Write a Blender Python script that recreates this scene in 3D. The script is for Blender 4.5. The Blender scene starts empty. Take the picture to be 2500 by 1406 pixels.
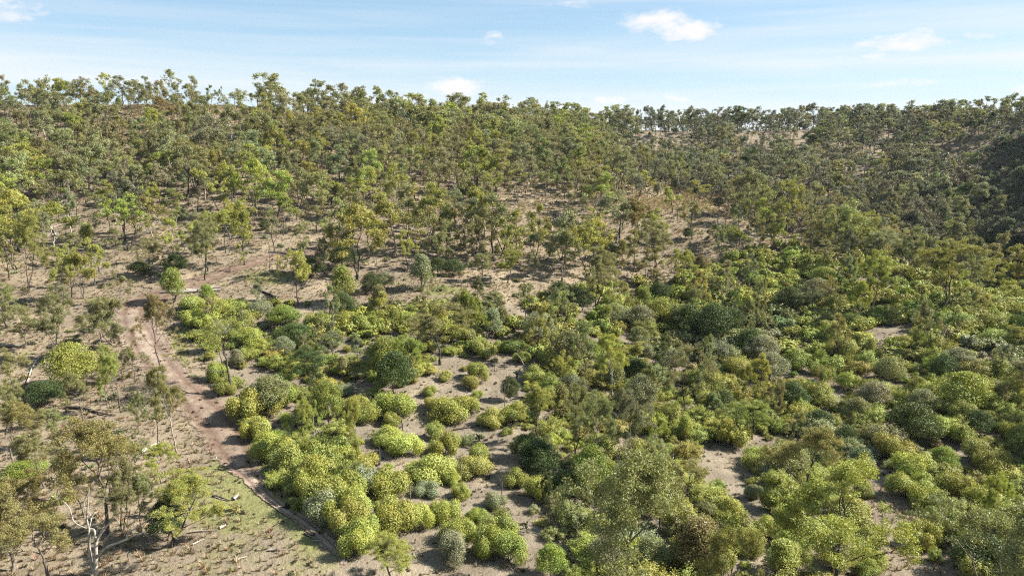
import bpy, math, random
import numpy as np
from mathutils import Vector

# ------------------------------------------------------------------ camera, world, sun, exposure
scn = bpy.context.scene
col = scn.collection
F = 1785.0                       # focal length in photo pixels (photo is 2500 x 1406)
CX, CY = 1250.0, 703.0
HORIZON = 335.0                  # photo row of the true horizon, hidden behind the hills
PITCH = math.atan((CY - HORIZON) / F)
CAM_H = 40.0
cp, sp = math.cos(PITCH), math.sin(PITCH)

cam_d = bpy.data.cameras.new('camera')
cam_d.sensor_width = 36.0
cam_d.lens = 36.0 * F / 2500.0
cam_d.clip_start = 0.5
cam_d.clip_end = 20000
cam = bpy.data.objects.new('camera', cam_d)
cam.location = (0, 0, CAM_H)
cam.rotation_euler = (math.pi / 2 - PITCH, 0, 0)
col.objects.link(cam)
scn.camera = cam

SUN_AZ, SUN_EL = 81.0, 38.0      # degrees clockwise from the view direction, above the horizon
sun_d = bpy.data.lights.new('sun', 'SUN')
sun_d.energy = 5.0
sun_d.angle = math.radians(0.5)
sun_d.color = (1.0, 0.94, 0.84)
sun = bpy.data.objects.new('sun', sun_d)
sdir = Vector((math.sin(math.radians(SUN_AZ)) * math.cos(math.radians(SUN_EL)),
               math.cos(math.radians(SUN_AZ)) * math.cos(math.radians(SUN_EL)),
               math.sin(math.radians(SUN_EL))))
sun.rotation_euler = sdir.to_track_quat('Z', 'Y').to_euler()
sun.location = (200, 50, 300)
col.objects.link(sun)

EXPOSURE = 1.8
scn.view_settings.view_transform = 'Standard'
scn.view_settings.look = 'None'
scn.view_settings.exposure = EXPOSURE
scn.view_settings.gamma = 1
scn.view_settings.use_curve_mapping = False
scn.cycles.max_bounces = 4
scn.cycles.diffuse_bounces = 2
scn.cycles.glossy_bounces = 1
scn.cycles.transmission_bounces = 2
scn.cycles.transparent_max_bounces = 8
scn.cycles.volume_bounces = 0
scn.cycles.use_adaptive_sampling = False
scn.cycles.use_denoising = False
scn.cycles.sample_clamp_indirect = 2.0
scn.cycles.filter_width = 1.15
try:
    scn.cycles.denoiser = 'OPENIMAGEDENOISE'
    scn.cycles.denoising_prefilter = 'FAST'
except Exception:
    pass


class NT:
    """small helper for node trees"""
    def __init__(self, tree):
        self.t = tree
        tree.nodes.clear()

    def n(self, kind, **kw):
        nd = self.t.nodes.new(kind)
        for k, v in kw.items():
            if k == 'ins':
                for a, b in v.items():
                    self.put(nd.inputs[a], b)
            else:
                setattr(nd, k, v)
        return nd

    def put(self, sock, v):
        if isinstance(v, bpy.types.NodeSocket):
            self.t.links.new(v, sock)
        else:
            sock.default_value = v

    def math(self, op, a, b=None, c=None, clamp=False):
        nd = self.t.nodes.new('ShaderNodeMath')
        nd.operation = op
        nd.use_clamp = clamp
        for i, x in enumerate((a, b, c)):
            if x is not None:
                self.put(nd.inputs[i], x)
        return nd.outputs[0]

    def mix(self, f, a, b, blend='MIX'):
        nd = self.t.nodes.new('ShaderNodeMix')
        nd.data_type = 'RGBA'
        nd.blend_type = blend
        self.put(nd.inputs[0], f)
        self.put(nd.inputs[6], a)
        self.put(nd.inputs[7], b)
        return nd.outputs[2]

    def smooth(self, x, lo, hi, a=0.0, b=1.0):
        nd = self.t.nodes.new('ShaderNodeMapRange')
        nd.interpolation_type = 'SMOOTHSTEP'
        for i, v in enumerate((x, lo, hi, a, b)):
            self.put(nd.inputs[i], v)
        return nd.outputs[0]

    def noise(self, vec, scale, detail=4.0, rough=0.55, dist=0.0):
        nd = self.t.nodes.new('ShaderNodeTexNoise')
        if vec is not None:
            self.put(nd.inputs['Vector'], vec)
        nd.inputs['Scale'].default_value = scale
        nd.inputs['Detail'].default_value = detail
        nd.inputs['Roughness'].default_value = rough
        nd.inputs['Distortion'].default_value = dist
        return nd.outputs[0]


def pix_angles(u, v):
    a, b = (u - CX) / F, (CY - v) / F
    d = np.array([a, cp + b * sp, -sp + b * cp])
    d /= np.linalg.norm(d)
    return math.atan2(d[0], d[1]), math.asin(d[2])


world = bpy.data.worlds.new('World')
scn.world = world
world.use_nodes = True
world.cycles.sampling_method = 'MANUAL'
world.cycles.sample_map_resolution = 256
w = NT(world.node_tree)
sky = w.n('ShaderNodeTexSky', sky_type='NISHITA', sun_disc=False, altitude=300.0, air_density=1.0, dust_density=0.3, ozone_density=4.0)
sky.sun_elevation = math.radians(SUN_EL)
sky.sun_rotation = math.radians(SUN_AZ)
tc = w.n('ShaderNodeTexCoord')
sx = w.n('ShaderNodeSeparateXYZ')
w.put(sx.inputs[0], tc.outputs['Generated'])
az = w.math('ARCTAN2', sx.outputs[0], sx.outputs[1])
el = w.math('ARCSINE', sx.outputs[2])
# high thin cloud: long streaks all round the sky
cb = w.n('ShaderNodeCombineXYZ', ins={0: w.math('MULTIPLY', az, 1.1), 1: w.math('MULTIPLY', el, 17.0), 2: 3.7})
streak = w.noise(cb.outputs[0], 1.0, 5.0, 0.5, 0.5)
streak = w.smooth(streak, 0.40, 0.72)
cb2 = w.n('ShaderNodeCombineXYZ', ins={0: w.math('MULTIPLY', az, 2.3), 1: w.math('MULTIPLY', el, 60.0), 2: 9.1})
fine = w.smooth(w.noise(cb2.outputs[0], 1.0, 6.0, 0.6, 0.3), 0.35, 0.75)
streak = w.math('ADD', w.math('MULTIPLY', streak, 0.62), w.math('MULTIPLY', fine, 0.30))
# fair-weather cumulus
cv = w.n('ShaderNodeCombineXYZ', ins={0: w.math('MULTIPLY', az, 24.0), 1: w.math('MULTIPLY', el, 52.0), 2: 0.0})
puff = w.noise(cv.outputs[0], 1.0, 7.0, 0.6, 0.2)
puff = w.math('SUBTRACT', puff, 0.5)
CLOUDS = [(1615, 55, 75, 30, 1.0), (1680, 78, 95, 26, 1.0), (1560, 88, 40, 16, .55), (1360, 98, 45, 18, .5), (2185, 108, 80, 20, 1.0),
          (2260, 100, 110, 20, .9), (2130, 140, 90, 18, .7), (2400, 98, 60, 12, .45), (1105, 215, 75, 24, 1.05), (1050, 235, 70, 14, .6),
          (1470, 245, 110, 14, .75), (1655, 241, 40, 13, .8), (2200, 206, 85, 12, .65), (1200, 98, 40, 20, .5), (1420, 118, 80, 16, .35),
          (30, 10, 110, 20, .6), (10, 38, 40, 16, .7), (0, 128, 30, 14, .4), (2010, 235, 40, 16, .45), (1440, 8, 160, 14, .45),
          (2495, 215, 40, 22, .5), (2350, -10, 120, 18, .5), (110, 155, 70, 8, .3), (800, 210, 60, 12, .3), (2750, 120, 160, 30, .9),
          (3100, 60, 120, 40, .9), (-250, 90, 160, 30, .8), (-700, 150, 140, 24, .8), (900, -260, 220, 60, .9), (1900, -330, 260, 70, .9)]
mask = None
for (u, v, ru, rv, st) in CLOUDS:
    a0, e0 = pix_angles(u, v)
    dx = w.math('MULTIPLY', w.math('SUBTRACT', az, a0), F / ru)
    dy = w.math('MULTIPLY', w.math('SUBTRACT', el, e0), F / rv)
    r2 = w.math('ADD', w.math('MULTIPLY', dx, dx), w.math('MULTIPLY', dy, dy))
    g = w.math('MULTIPLY', w.math('EXPONENT', w.math('MULTIPLY', r2, -0.8)), st)
    mask = g if mask is None else w.math('MAXIMUM', mask, g)
cum = w.smooth(w.math('ADD', mask, w.math('MULTIPLY', puff, 2.0)), 0.22, 1.05)
cum = w.math('MULTIPLY', cum, w.smooth(mask, 0.04, 0.3))
dens = w.math('MAXIMUM', w.math('MULTIPLY', streak, w.smooth(el, -0.02, 0.35, 1.0, 0.5)), cum, clamp=True)
haze_lo = w.smooth(el, 0.0, 0.16, 0.55, 0.0)
thin = w.mix(1.0, sky.outputs[0], (0.74, 0.78, 0.80, 1), 'MULTIPLY')
base = w.mix(haze_lo, w.mix(0.4, thin, (3.3, 5.0, 6.2, 1)), (4.5, 5.3, 5.8, 1))
skyc = w.mix(dens, base, (5.7, 5.65, 5.7, 1))
bg = w.n('ShaderNodeBackground', ins={0: skyc, 1: 0.050})
wo = w.n('ShaderNodeOutputWorld')
w.put(wo.inputs[0], bg.outputs[0])

# ------------------------------------------------------------------ terrain: pixels + distances -> height field
def ray(u, v):
    a, b = (np.asarray(u, float) - CX) / F, (CY - np.asarray(v, float)) / F
    return a, cp + b * sp, -sp + b * cp


def at(u, v, D):
    a, fy, fz = ray(u, v)
    t = D / fy
    return t * a, D, CAM_H + t * fz


def project(x, y, z):
    x, y, z = map(np.asarray, (x, y, z))
    zz = z - CAM_H
    dep = y * cp - zz * sp
    upc = y * sp + zz * cp
    dep = np.where(dep < 1e-3, 1e-3, dep)
    return CX + F * x / dep, CY - F * upc / dep, dep


CTRL = [(50, 1400, 54), (600, 1400, 54), (1100, 1400, 56), (1700, 1400, 58), (2400, 1400, 59),
        (100, 1100, 78), (600, 1100, 80), (1100, 1100, 82), (1600, 1100, 86), (2050, 1110, 89), (2450, 1100, 85),
        (100, 900, 101), (400, 900, 103), (800, 900, 107), (1300, 900, 112), (1700, 900, 119), (2100, 900, 117), (2450, 900, 112),
        (50, 740, 124), (310, 740, 124), (700, 740, 130), (1100, 740, 134), (1400, 740, 144), (1700, 740, 157), (2000, 740, 152), (2250, 740, 149), (2480, 765, 139),
        (50, 620, 150), (400, 620, 153), (900, 620, 161), (1300, 620, 172), (1550, 620, 182), (1800, 620, 182), (1950, 610, 183), (2200, 672, 166),
        (50, 500, 182), (400, 500, 186), (900, 500, 197), (1300, 500, 210), (1600, 500, 222), (1770, 525, 205),
        (50, 400, 215), (400, 400, 220), (900, 400, 246), (1200, 400, 266), (1460, 400, 280),
        (50, 320, 246), (400, 320, 253), (800, 325, 282), (1100, 335, 325), (1350, 340, 365),
        (50, 262, 274), (300, 264, 280), (540, 268, 283), (750, 285, 302), (900, 296, 328), (1100, 303, 372), (1300, 308, 412),
        (1500, 318, 455), (1750, 320, 448), (2000, 318, 432), (2250, 312, 420), (2480, 305, 410),
        (1600, 370, 400), (1800, 400, 372), (2000, 420, 347), (2200, 440, 332), (2450, 450, 312), (1900, 470, 315), (2200, 540, 273), (2450, 600, 238), (2100, 560, 258)]
P = [at(*c) for c in CTRL]
P += [(x, y, CAM_H + z) for x, y, z in [
    (82, 236, -35), (116, 206, -41), (142, 180, -44), (156, 150, -45), (48, 335, -18), (110, 120, -41), (150, 90, -43),
    (-200, 335, -1), (-60, 372, 0), (0, 445, -5), (60, 530, -14), (200, 530, -12), (330, 520, -14), (355, 405, 10), (302, 300, 60), (262, 222, 60),  # includes an unseen side ridge, raised to shade the far right slope
    (240, 140, 24), (235, 40, -12), (-240, 260, 2), (-200, 150, -18), (-150, 70, -26), (-110, 20, -31), (0, 20, -39), (0, -60, -42), (90, 20, -42),
    (-260, 440, -20), (0, 640, -40), (300, 680, -40), (-120, -120, -40), (150, -120, -44), (460, 300, -4), (-420, 200, -8), (420, 60, -20)]]
P = np.array(P)
S = 100.0


def tps_fit(P, lam=0.002):
    n = len(P)
    X = P[:, :2] / S
    d2 = ((X[:, None] - X[None]) ** 2).sum(-1)
    K = 0.5 * d2 * np.log(d2 + 1e-12) + lam * np.eye(n)
    Q = np.hstack([np.ones((n, 1)), X])
    A = np.block([[K, Q], [Q.T, np.zeros((3, 3))]])
    return X, np.linalg.solve(A, np.concatenate([P[:, 2], np.zeros(3)]))


TX, TW = tps_fit(P)


def hgt(x, y):
    x, y = np.asarray(x, float), np.asarray(y, float)
    sh = x.shape
    xf, yf = x.ravel(), y.ravel()
    # clamp the fitted sheet far away, then let gentle plains take over
    xc, yc = np.clip(xf, -430, 470), np.clip(yf, -130, 690)
    out = np.empty(xf.shape)
    for i in range(0, len(xf), 40000):
        q = np.stack([xc[i:i + 40000], yc[i:i + 40000]], 1) / S
        d2 = ((q[:, None] - TX[None]) ** 2).sum(-1)
        out[i:i + 40000] = (0.5 * d2 * np.log(d2 + 1e-12)) @ TW[:-3] + TW[-3] + q @ TW[-2:]
    far = np.hypot(xf - xc, yf - yc)
    k = np.clip(far / 250.0, 0, 1)
    k = k * k * (3 - 2 * k)
    out = out * (1 - k) + (-12.0 + 6 * np.sin(xf / 400.0 + 1) * np.cos(yf / 330.0)) * k
    out += 0.35 * np.sin(xf / 5.1 + 1.3 * np.sin(yf / 7.3)) * np.sin(yf / 6.2 + 0.7) + 0.12 * np.sin(xf / 1.7 + yf / 2.9) * np.sin(yf / 1.3 - xf / 3.1)
    return out.reshape(sh)


def ground_at(u, v, dmin=40.0, dmax=520.0):
    """first meeting of the pixel's ray with the ground"""
    a, fy, fz = ray(u, v)
    D = np.linspace(dmin, dmax, 900)
    t = D / fy
    x, z = t * a, CAM_H + t * fz
    below = z < hgt(x, D)
    i = int(np.argmax(below)) if below.any() else len(D) - 1
    lo, hi = D[max(i - 1, 0)], D[i]
    for _ in range(12):
        m = 0.5 * (lo + hi)
        if CAM_H + m / fy * fz < float(hgt(m / fy * a, m)):
            hi = m
        else:
            lo = m
    return hi / fy * a, hi, float(hgt(hi / fy * a, hi))


def z_of_row(y, v):
    _, fy, fz = ray(CX, v)
    return CAM_H + y / fy * fz


def inpoly(u, v, poly):
    u, v = np.asarray(u, float), np.asarray(v, float)
    r = np.zeros(u.shape, bool)
    n = len(poly)
    for i in range(n):
        x1, y1 = poly[i]
        x2, y2 = poly[(i + 1) % n]
        if y1 == y2:
            continue
        c = ((y1 > v) != (y2 > v)) & (u < (x2 - x1) * (v - y1) / (y2 - y1) + x1)
        r ^= c
    return r


def axis(a, b, core0, core1, fine, grow):
    xs = list(np.arange(core0, core1 + fine * .5, fine))
    s = fine
    while xs[-1] < b:
        s *= grow
        xs.append(xs[-1] + s)
    s = fine
    while xs[0] > a:
        s *= grow
        xs.insert(0, xs[0] - s)
    return np.array(xs)


gx = axis(-3000, 3000, -75, 85, 0.62, 1.035)
gy = axis(-1500, 4500, 44, 165, 0.62, 1.03)
GX, GY = np.meshgrid(gx, gy)
GZ = hgt(GX, GY)
nx, ny = len(gx), len(gy)
U, V_, DEP = project(GX, GY, GZ)


def blobs(U, V, L):
    r = np.zeros(U.shape)
    for (u, v, ru, rv, s) in L:
        r = np.maximum(r, s * np.exp(-(((U - u) / ru) ** 2 + ((V - v) / rv) ** 2)))
    return r


front = (GY > 20)
green = np.where(front, blobs(U, V_, [(600, 1165, 72, 60, 1.1), (585, 1235, 95, 55, 1.1), (665, 1235, 62, 42, 1), (440, 855, 24, 55, 1), (560, 1090, 40, 40, .5), (240, 735, 45, 14, .7),
        (650, 678, 70, 18, .8), (1040, 1030, 70, 30, .35), (1090, 705, 60, 12, .6), (2120, 640, 90, 24, .7), (2260, 410, 30, 14, .6), (760, 1300, 40, 40, .5), (860, 1270, 60, 60, .2),
        (280, 1320, 60, 30, .3), (1940, 640, 60, 14, .6)]), 0)
soil = np.where(front, blobs(U, V_, [(560, 1075, 60, 45, .8), (470, 985, 60, 40, .6), (430, 820, 90, 60, .25), (345, 820, 40, 60, .4), (800, 1310, 14, 40, .3), (1690, 640, 60, 40, .35)]), 0)
scrub_poly = [(430, 735), (700, 742), (1250, 748), (1450, 700), (1640, 690), (1780, 620), (1950, 605), (2200, 655), (2600, 790), (2600, 1500), (870, 1500), (840, 1340), (700, 1210), (600, 1030), (520, 900)]
grey = np.where(front & inpoly(U, V_, scrub_poly) & (GY < 190), 1.0, 0.0)
grey = np.where(inpoly(U, V_, [(2060, 1180), (2160, 1170), (2250, 1270), (2340, 1330), (2330, 1500), (2080, 1500), (2090, 1300)]), .25, grey)
for _ in range(10):
    grey[1:-1, 1:-1] = (grey[1:-1, 1:-1] * 2 + grey[:-2, 1:-1] + grey[2:, 1:-1] + grey[1:-1, :-2] + grey[1:-1, 2:]) / 6
zone = np.zeros((ny * nx, 4), np.float32)
zone[:, 0], zone[:, 1], zone[:, 2], zone[:, 3] = green.ravel(), soil.ravel(), grey.ravel(), 1


def mesh_np(name, V, Q, mat=None, mi=None, smooth=False, attrs=None):
    me = bpy.data.meshes.new(name)
    V = np.ascontiguousarray(V, np.float32)
    Q = np.ascontiguousarray(Q, np.int32)
    me.vertices.add(len(V))
    me.vertices.foreach_set('co', V.ravel())
    me.loops.add(Q.size)
    me.loops.foreach_set('vertex_index', Q.ravel())
    me.polygons.add(len(Q))
    me.polygons.foreach_set('loop_start', np.arange(0, Q.size, Q.shape[1], dtype=np.int32))
    sm = np.zeros(len(Q), bool)
    sm[:] = smooth
    me.polygons.foreach_set('use_smooth', sm)
    for m in (mat if isinstance(mat, (list, tuple)) else [mat]):
        if m:
            me.materials.append(m)
    if mi is not None:
        me.polygons.foreach_set('material_index', np.ascontiguousarray(mi, np.int32))
    for k, (typ, dom, arr) in (attrs or {}).items():
        a = me.attributes.new(k, typ, dom)
        a.data.foreach_set('value' if typ == 'FLOAT' else ('color' if 'COLOR' in typ else 'vector'), np.ascontiguousarray(arr, np.float32).ravel())
    me.update(calc_edges=True)
    return me


def new_mat(name):
    m = bpy.data.materials.new(name)
    m.use_nodes = True
    return m, NT(m.node_tree)


# ---- ground material
m_ground, g = new_mat('dry_pasture')
geo = g.n('ShaderNodeNewGeometry')
pos = geo.outputs['Position']
zn = g.n('ShaderNodeAttribute', attribute_name='zone')
zs = g.n('ShaderNodeSeparateColor')
g.put(zs.inputs[0], zn.outputs['Color'])
big = g.noise(pos, 0.05, 4)
med = g.noise(pos, 0.32, 5, 0.6)
fin = g.noise(pos, 2.2, 5, 0.65)
spk = g.noise(pos, 5.5, 3, 0.6)
straw = g.mix(g.smooth(med, 0.35, 0.68), (0.150, 0.119, 0.082, 1), (0.222, 0.181, 0.128, 1))
straw = g.mix(g.smooth(big, 0.42, 0.62), straw, (0.172, 0.139, 0.102, 1))
stony = g.mix(g.smooth(med, 0.3, 0.7), (0.128, 0.106, 0.079, 1), (0.190, 0.161, 0.122, 1))
c0 = g.mix(g.math('MULTIPLY', zs.outputs[2], g.smooth(fin, 0.2, 0.5)), straw, stony)
redc = g.mix(g.smooth(med, 0.35, 0.65), (0.115, 0.078, 0.055, 1), (0.19, 0.138, 0.100, 1))
c0 = g.mix(g.smooth(g.math('ADD', zs.outputs[1], g.math('MULTIPLY', g.math('SUBTRACT', fin, 0.5), 0.9)), 0.3, 0.75), c0, redc)
gcol = g.mix(g.smooth(fin, 0.3, 0.7), (0.115, 0.118, 0.045, 1), (0.170, 0.168, 0.070, 1))
gm = g.math('ADD', g.math('MULTIPLY', zs.outputs[0], 1.0), g.math('MULTIPLY', g.math('SUBTRACT', med, 0.5), 0.9))
gm = g.math('ADD', gm, g.math('MULTIPLY', g.smooth(big, 0.5, 0.66), 0.32))
pale = g.noise(pos, 0.13, 5, 0.65)
c0 = g.mix(g.smooth(pale, 0.5, 0.72, 0.0, 0.6), c0, (0.275, 0.225, 0.150, 1))
c0 = g.mix(g.smooth(pale, 0.5, 0.3, 0.0, 0.5), c0, (0.120, 0.096, 0.067, 1))
c0 = g.mix(g.smooth(gm, 0.18, 0.6, 0.0, 0.95), c0, gcol)
c0 = g.mix(g.smooth(spk, 0.60, 0.74, 0.0, 0.55), c0, (0.085, 0.062, 0.04, 1))
c0 = g.mix(g.smooth(fin, 0.60, 0.8, 0.0, 0.4), c0, (0.32, 0.26, 0.19, 1))
mott = g.noise(pos, 0.75, 6, 0.7)
c0 = g.mix(g.smooth(mott, 0.52, 0.70, 0.0, 0.55), c0, (0.100, 0.088, 0.050, 1))
bs = g.n('ShaderNodeBsdfPrincipled', ins={'Base Color': c0, 'Roughness': 0.95})
bs.inputs['Specular IOR Level'].default_value = 0.1
bmp = g.n('ShaderNodeBump', ins={'Strength': 0.9, 'Distance': 0.25, 'Height': g.math('ADD', fin, g.math('MULTIPLY', spk, 0.5))})
g.put(bs.inputs['Normal'], bmp.outputs[0])
g.put(g.n('ShaderNodeOutputMaterial').inputs[0], bs.outputs[0])

ii = (np.arange(ny - 1)[:, None] * nx + np.arange(nx - 1)[None]).ravel()
quads = np.stack([ii, ii + 1, ii + nx + 1, ii + nx], 1)
me = mesh_np('ground', np.stack([GX.ravel(), GY.ravel(), GZ.ravel()], 1), quads, m_ground, smooth=True, attrs={'zone': ('FLOAT_COLOR', 'POINT', zone)})
ground = bpy.data.objects.new('ground', me)
ground['kind'] = 'structure'
col.objects.link(ground)

# ---- dirt track, a ribbon draped over the ground
m_track, g = new_mat('red_dirt')
geo = g.n('ShaderNodeNewGeometry')
pos = geo.outputs['Position']
ea = g.n('ShaderNodeAttribute', attribute_name='edge')
ra = g.n('ShaderNodeAttribute', attribute_name='red')
n1 = g.noise(pos, 0.8, 5, 0.6)
n2 = g.noise(pos, 3.5, 4, 0.6)
cr = g.mix(g.smooth(n1, 0.35, 0.65), (0.112, 0.080, 0.058, 1), (0.180, 0.136, 0.102, 1))
cpale = g.mix(g.smooth(n1, 0.35, 0.65), (0.190, 0.145, 0.112, 1), (0.275, 0.222, 0.178, 1))
cc = g.mix(ra.outputs['Fac'], cpale, cr)
ua = g.n('ShaderNodeAttribute', attribute_name='rut')
cc = g.mix(g.math('MULTIPLY', ua.outputs['Fac'], 0.75), cc, (0.085, 0.05, 0.036, 1))
cc = g.mix(g.smooth(n2, 0.6, 0.75, 0.0, 0.6), cc, (0.10, 0.065, 0.05, 1))
bs = g.n('ShaderNodeBsdfPrincipled', ins={'Base Color': cc, 'Roughness': 0.95})
bs.inputs['Specular IOR Level'].default_value = 0.1
bmp = g.n('ShaderNodeBump', ins={'Strength': 0.8, 'Distance': 0.15, 'Height': g.math('ADD', n1, n2)})
g.put(bs.inputs['Normal'], bmp.outputs[0])
al = g.smooth(g.math('ADD', ea.outputs['Fac'], g.math('MULTIPLY', g.math('SUBTRACT', g.math('ADD', n1, n2), 1.0), 0.8)), 0.25, 0.45)
tr = g.n('ShaderNodeBsdfTransparent')
mx = g.n('ShaderNodeMixShader', ins={0: al})
g.put(mx.inputs[1], tr.outputs[0])
g.put(mx.inputs[2], bs.outputs[0])
g.put(g.n('ShaderNodeOutputMaterial').inputs[0], mx.outputs[0])

TRACK = [(830, 612, 1.6, 1), (740, 620, 1.7, 1), (660, 632, 1.8, 1), (590, 650, 2.0, 1), (520, 674, 2.2, 1), (450, 700, 2.4, 1), (385, 722, 2.4, 1), (335, 742, 2.2, .9), (325, 775, 2.4, .35),
         (343, 815, 2.7, .08), (365, 858, 2.8, .05), (398, 900, 2.5, .25), (440, 945, 2.4, .7), (495, 995, 2.6, .7), (545, 1050, 2.6, .9), (575, 1105, 2.3, .8), (600, 1150, 1.3, .4), (640, 1200, .6, .1), (705, 1252, .5, 0), (775, 1305, .6, 0), (830, 1360, .7, 0), (870, 1420, .7, 0)]
tp = np.array([ground_at(u, v)[:2] + (hw, rd) for u, v, hw, rd in TRACK])


def resample(p, step):
    out = []
    n = len(p)
    for i in range(n - 1):
        p0, p1, p2, p3 = p[max(i - 1, 0)], p[i], p[i + 1], p[min(i + 2, n - 1)]
        k = max(2, int(np.hypot(*(p2 - p1)[:2]) / step))
        for t in np.arange(k) / k:
            out.append(0.5 * (2 * p1 + (p2 - p0) * t + (2 * p0 - 5 * p1 + 4 * p2 - p3) * t * t + (3 * p1 - p0 - 3 * p2 + p3) * t ** 3))
    out.append(p[-1])
    return np.array(out)


tl = resample(tp, 0.6)
tan = np.gradient(tl[:, :2], axis=0)
tan /= np.linalg.norm(tan, axis=1)[:, None] + 1e-9
nor = np.stack([-tan[:, 1], tan[:, 0]], 1)
ks = np.linspace(-1, 1, 13)
XY = tl[:, None, :2] + nor[:, None] * (ks[None, :, None] * tl[:, 2][:, None, None] * 1.5)
TZ = hgt(XY[..., 0], XY[..., 1]) + 0.10 - 0.08 * np.exp(-((np.abs(ks) - .38) / .14) ** 2)[None]
edge = np.broadcast_to(np.clip(1.25 - np.abs(ks) * 1.25, 0, 1), XY.shape[:2]).copy()
fade = np.clip(np.minimum(np.arange(len(tl)), np.arange(len(tl))[::-1]) / 12.0, 0, 1)
edge *= fade[:, None]
nk = len(ks)
ii = (np.arange(len(tl) - 1)[:, None] * nk + np.arange(nk - 1)[None]).ravel()
me = mesh_np('dirt_track', np.concatenate([XY, TZ[..., None]], -1).reshape(-1, 3), np.stack([ii, ii + 1, ii + nk + 1, ii + nk], 1), m_track, smooth=True,
             attrs={'rut': ('FLOAT', 'POINT', np.broadcast_to(np.exp(-((np.abs(ks) - .38) / .14) ** 2), XY.shape[:2]).ravel()), 'edge': ('FLOAT', 'POINT', edge.ravel()), 'red': ('FLOAT', 'POINT', np.repeat(tl[:, 3], nk))})
track = bpy.data.objects.new('dirt_track', me)
track['kind'] = 'structure'
col.objects.link(track)


# ------------------------------------------------------------------ plant materials
def leaf_mat(name, trans=0.28, gloss=0.2):
    m, g = new_mat(name)
    ti = g.n('ShaderNodeAttribute', attribute_name='tint', attribute_type='INSTANCER')
    va = g.n('ShaderNodeAttribute', attribute_name='var')
    v = va.outputs['Fac']
    hs = g.n('ShaderNodeHueSaturation')
    g.put(hs.inputs['Color'], ti.outputs['Color'])
    g.put(hs.inputs['Hue'], g.smooth(v, 0.0, 1.0, 0.480, 0.516))
    g.put(hs.inputs['Value'], g.math('ADD', g.math('MULTIPLY', v, 0.46), 0.77))
    g.put(hs.inputs['Saturation'], g.math('SUBTRACT', 1.12, g.math('MULTIPLY', v, 0.25)))
    c = hs.outputs[0]
    bs = g.n('ShaderNodeBsdfPrincipled', ins={'Base Color': c, 'Roughness': 0.5})
    bs.inputs['Specular IOR Level'].default_value = gloss
    tl = g.n('ShaderNodeBsdfTranslucent', ins={'Color': g.mix(1.0, c, (1.25, 1.2, 0.55, 1), 'MULTIPLY')})
    mx = g.n('ShaderNodeMixShader', ins={0: trans})
    g.put(mx.inputs[1], bs.outputs[0])
    g.put(mx.inputs[2], tl.outputs[0])
    g.put(g.n('ShaderNodeOutputMaterial').inputs[0], mx.outputs[0])
    return m


def bark_mat():
    m, g = new_mat('bark')
    ti = g.n('ShaderNodeAttribute', attribute_name='bark', attribute_type='INSTANCER')
    geo = g.n('ShaderNodeNewGeometry')
    n = g.noise(geo.outputs['Position'], 3.0, 5, 0.6)
    c = g.mix(1.0, ti.outputs['Color'], g.mix(g.smooth(n, 0.3, 0.7), (0.62, 0.6, 0.58, 1), (1.3, 1.28, 1.22, 1)), 'MULTIPLY')
    bs = g.n('ShaderNodeBsdfPrincipled', ins={'Base Color': c, 'Roughness': 0.9})
    bs.inputs['Specular IOR Level'].default_value = 0.15
    bmp = g.n('ShaderNodeBump', ins={'Strength': 0.6, 'Distance': 0.05, 'Height': n})
    g.put(bs.inputs['Normal'], bmp.outputs[0])
    g.put(g.n('ShaderNodeOutputMaterial').inputs[0], bs.outputs[0])
    return m


M_LEAF = leaf_mat('gum_leaves')
M_SHRUB = leaf_mat('shrub_leaves', 0.20, 0.15)
M_GRASS = leaf_mat('dry_grass_blades', 0.25, 0.1)
M_BARK = bark_mat()


# ------------------------------------------------------------------ plant shapes
def tubes(lines, sides=5):
    """polylines [(pts, radii)] -> verts, quads of tapered tubes"""
    Vs, Qs, off = [], [], 0
    ang = np.arange(sides) * 2 * math.pi / sides
    for pts, rad in lines:
        pts = np.asarray(pts, float)
        n = len(pts)
        t = np.gradient(pts, axis=0)
        t /= np.linalg.norm(t, axis=1)[:, None] + 1e-9
        ref = np.where(np.abs(t[:, 2:3]) > 0.9, np.array([[1.0, 0, 0]]), np.array([[0, 0, 1.0]]))
        a = np.cross(t, ref)
        a /= np.linalg.norm(a, axis=1)[:, None] + 1e-9
        b = np.cross(t, a)
        ring = pts[:, None] + np.asarray(rad)[:, None, None] * (np.cos(ang)[None, :, None] * a[:, None] + np.sin(ang)[None, :, None] * b[:, None])
        Vs.append(ring.reshape(-1, 3))
        i = np.arange(n - 1)[:, None] * sides + np.arange(sides)[None]
        j = np.arange(n - 1)[:, None] * sides + (np.arange(sides)[None] + 1) % sides
        Qs.append(np.stack([i, j, j + sides, i + sides], -1).reshape(-1, 4) + off)
        # end cap
        Vs.append(pts[-1:])
        e = (n - 1) * sides
        cap = [[e + k + off, e + (k + 1) % sides + off, n * sides + off, n * sides + off] for k in range(0)]
        off += n * sides + 1
    return np.concatenate(Vs), np.concatenate(Qs)


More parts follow.
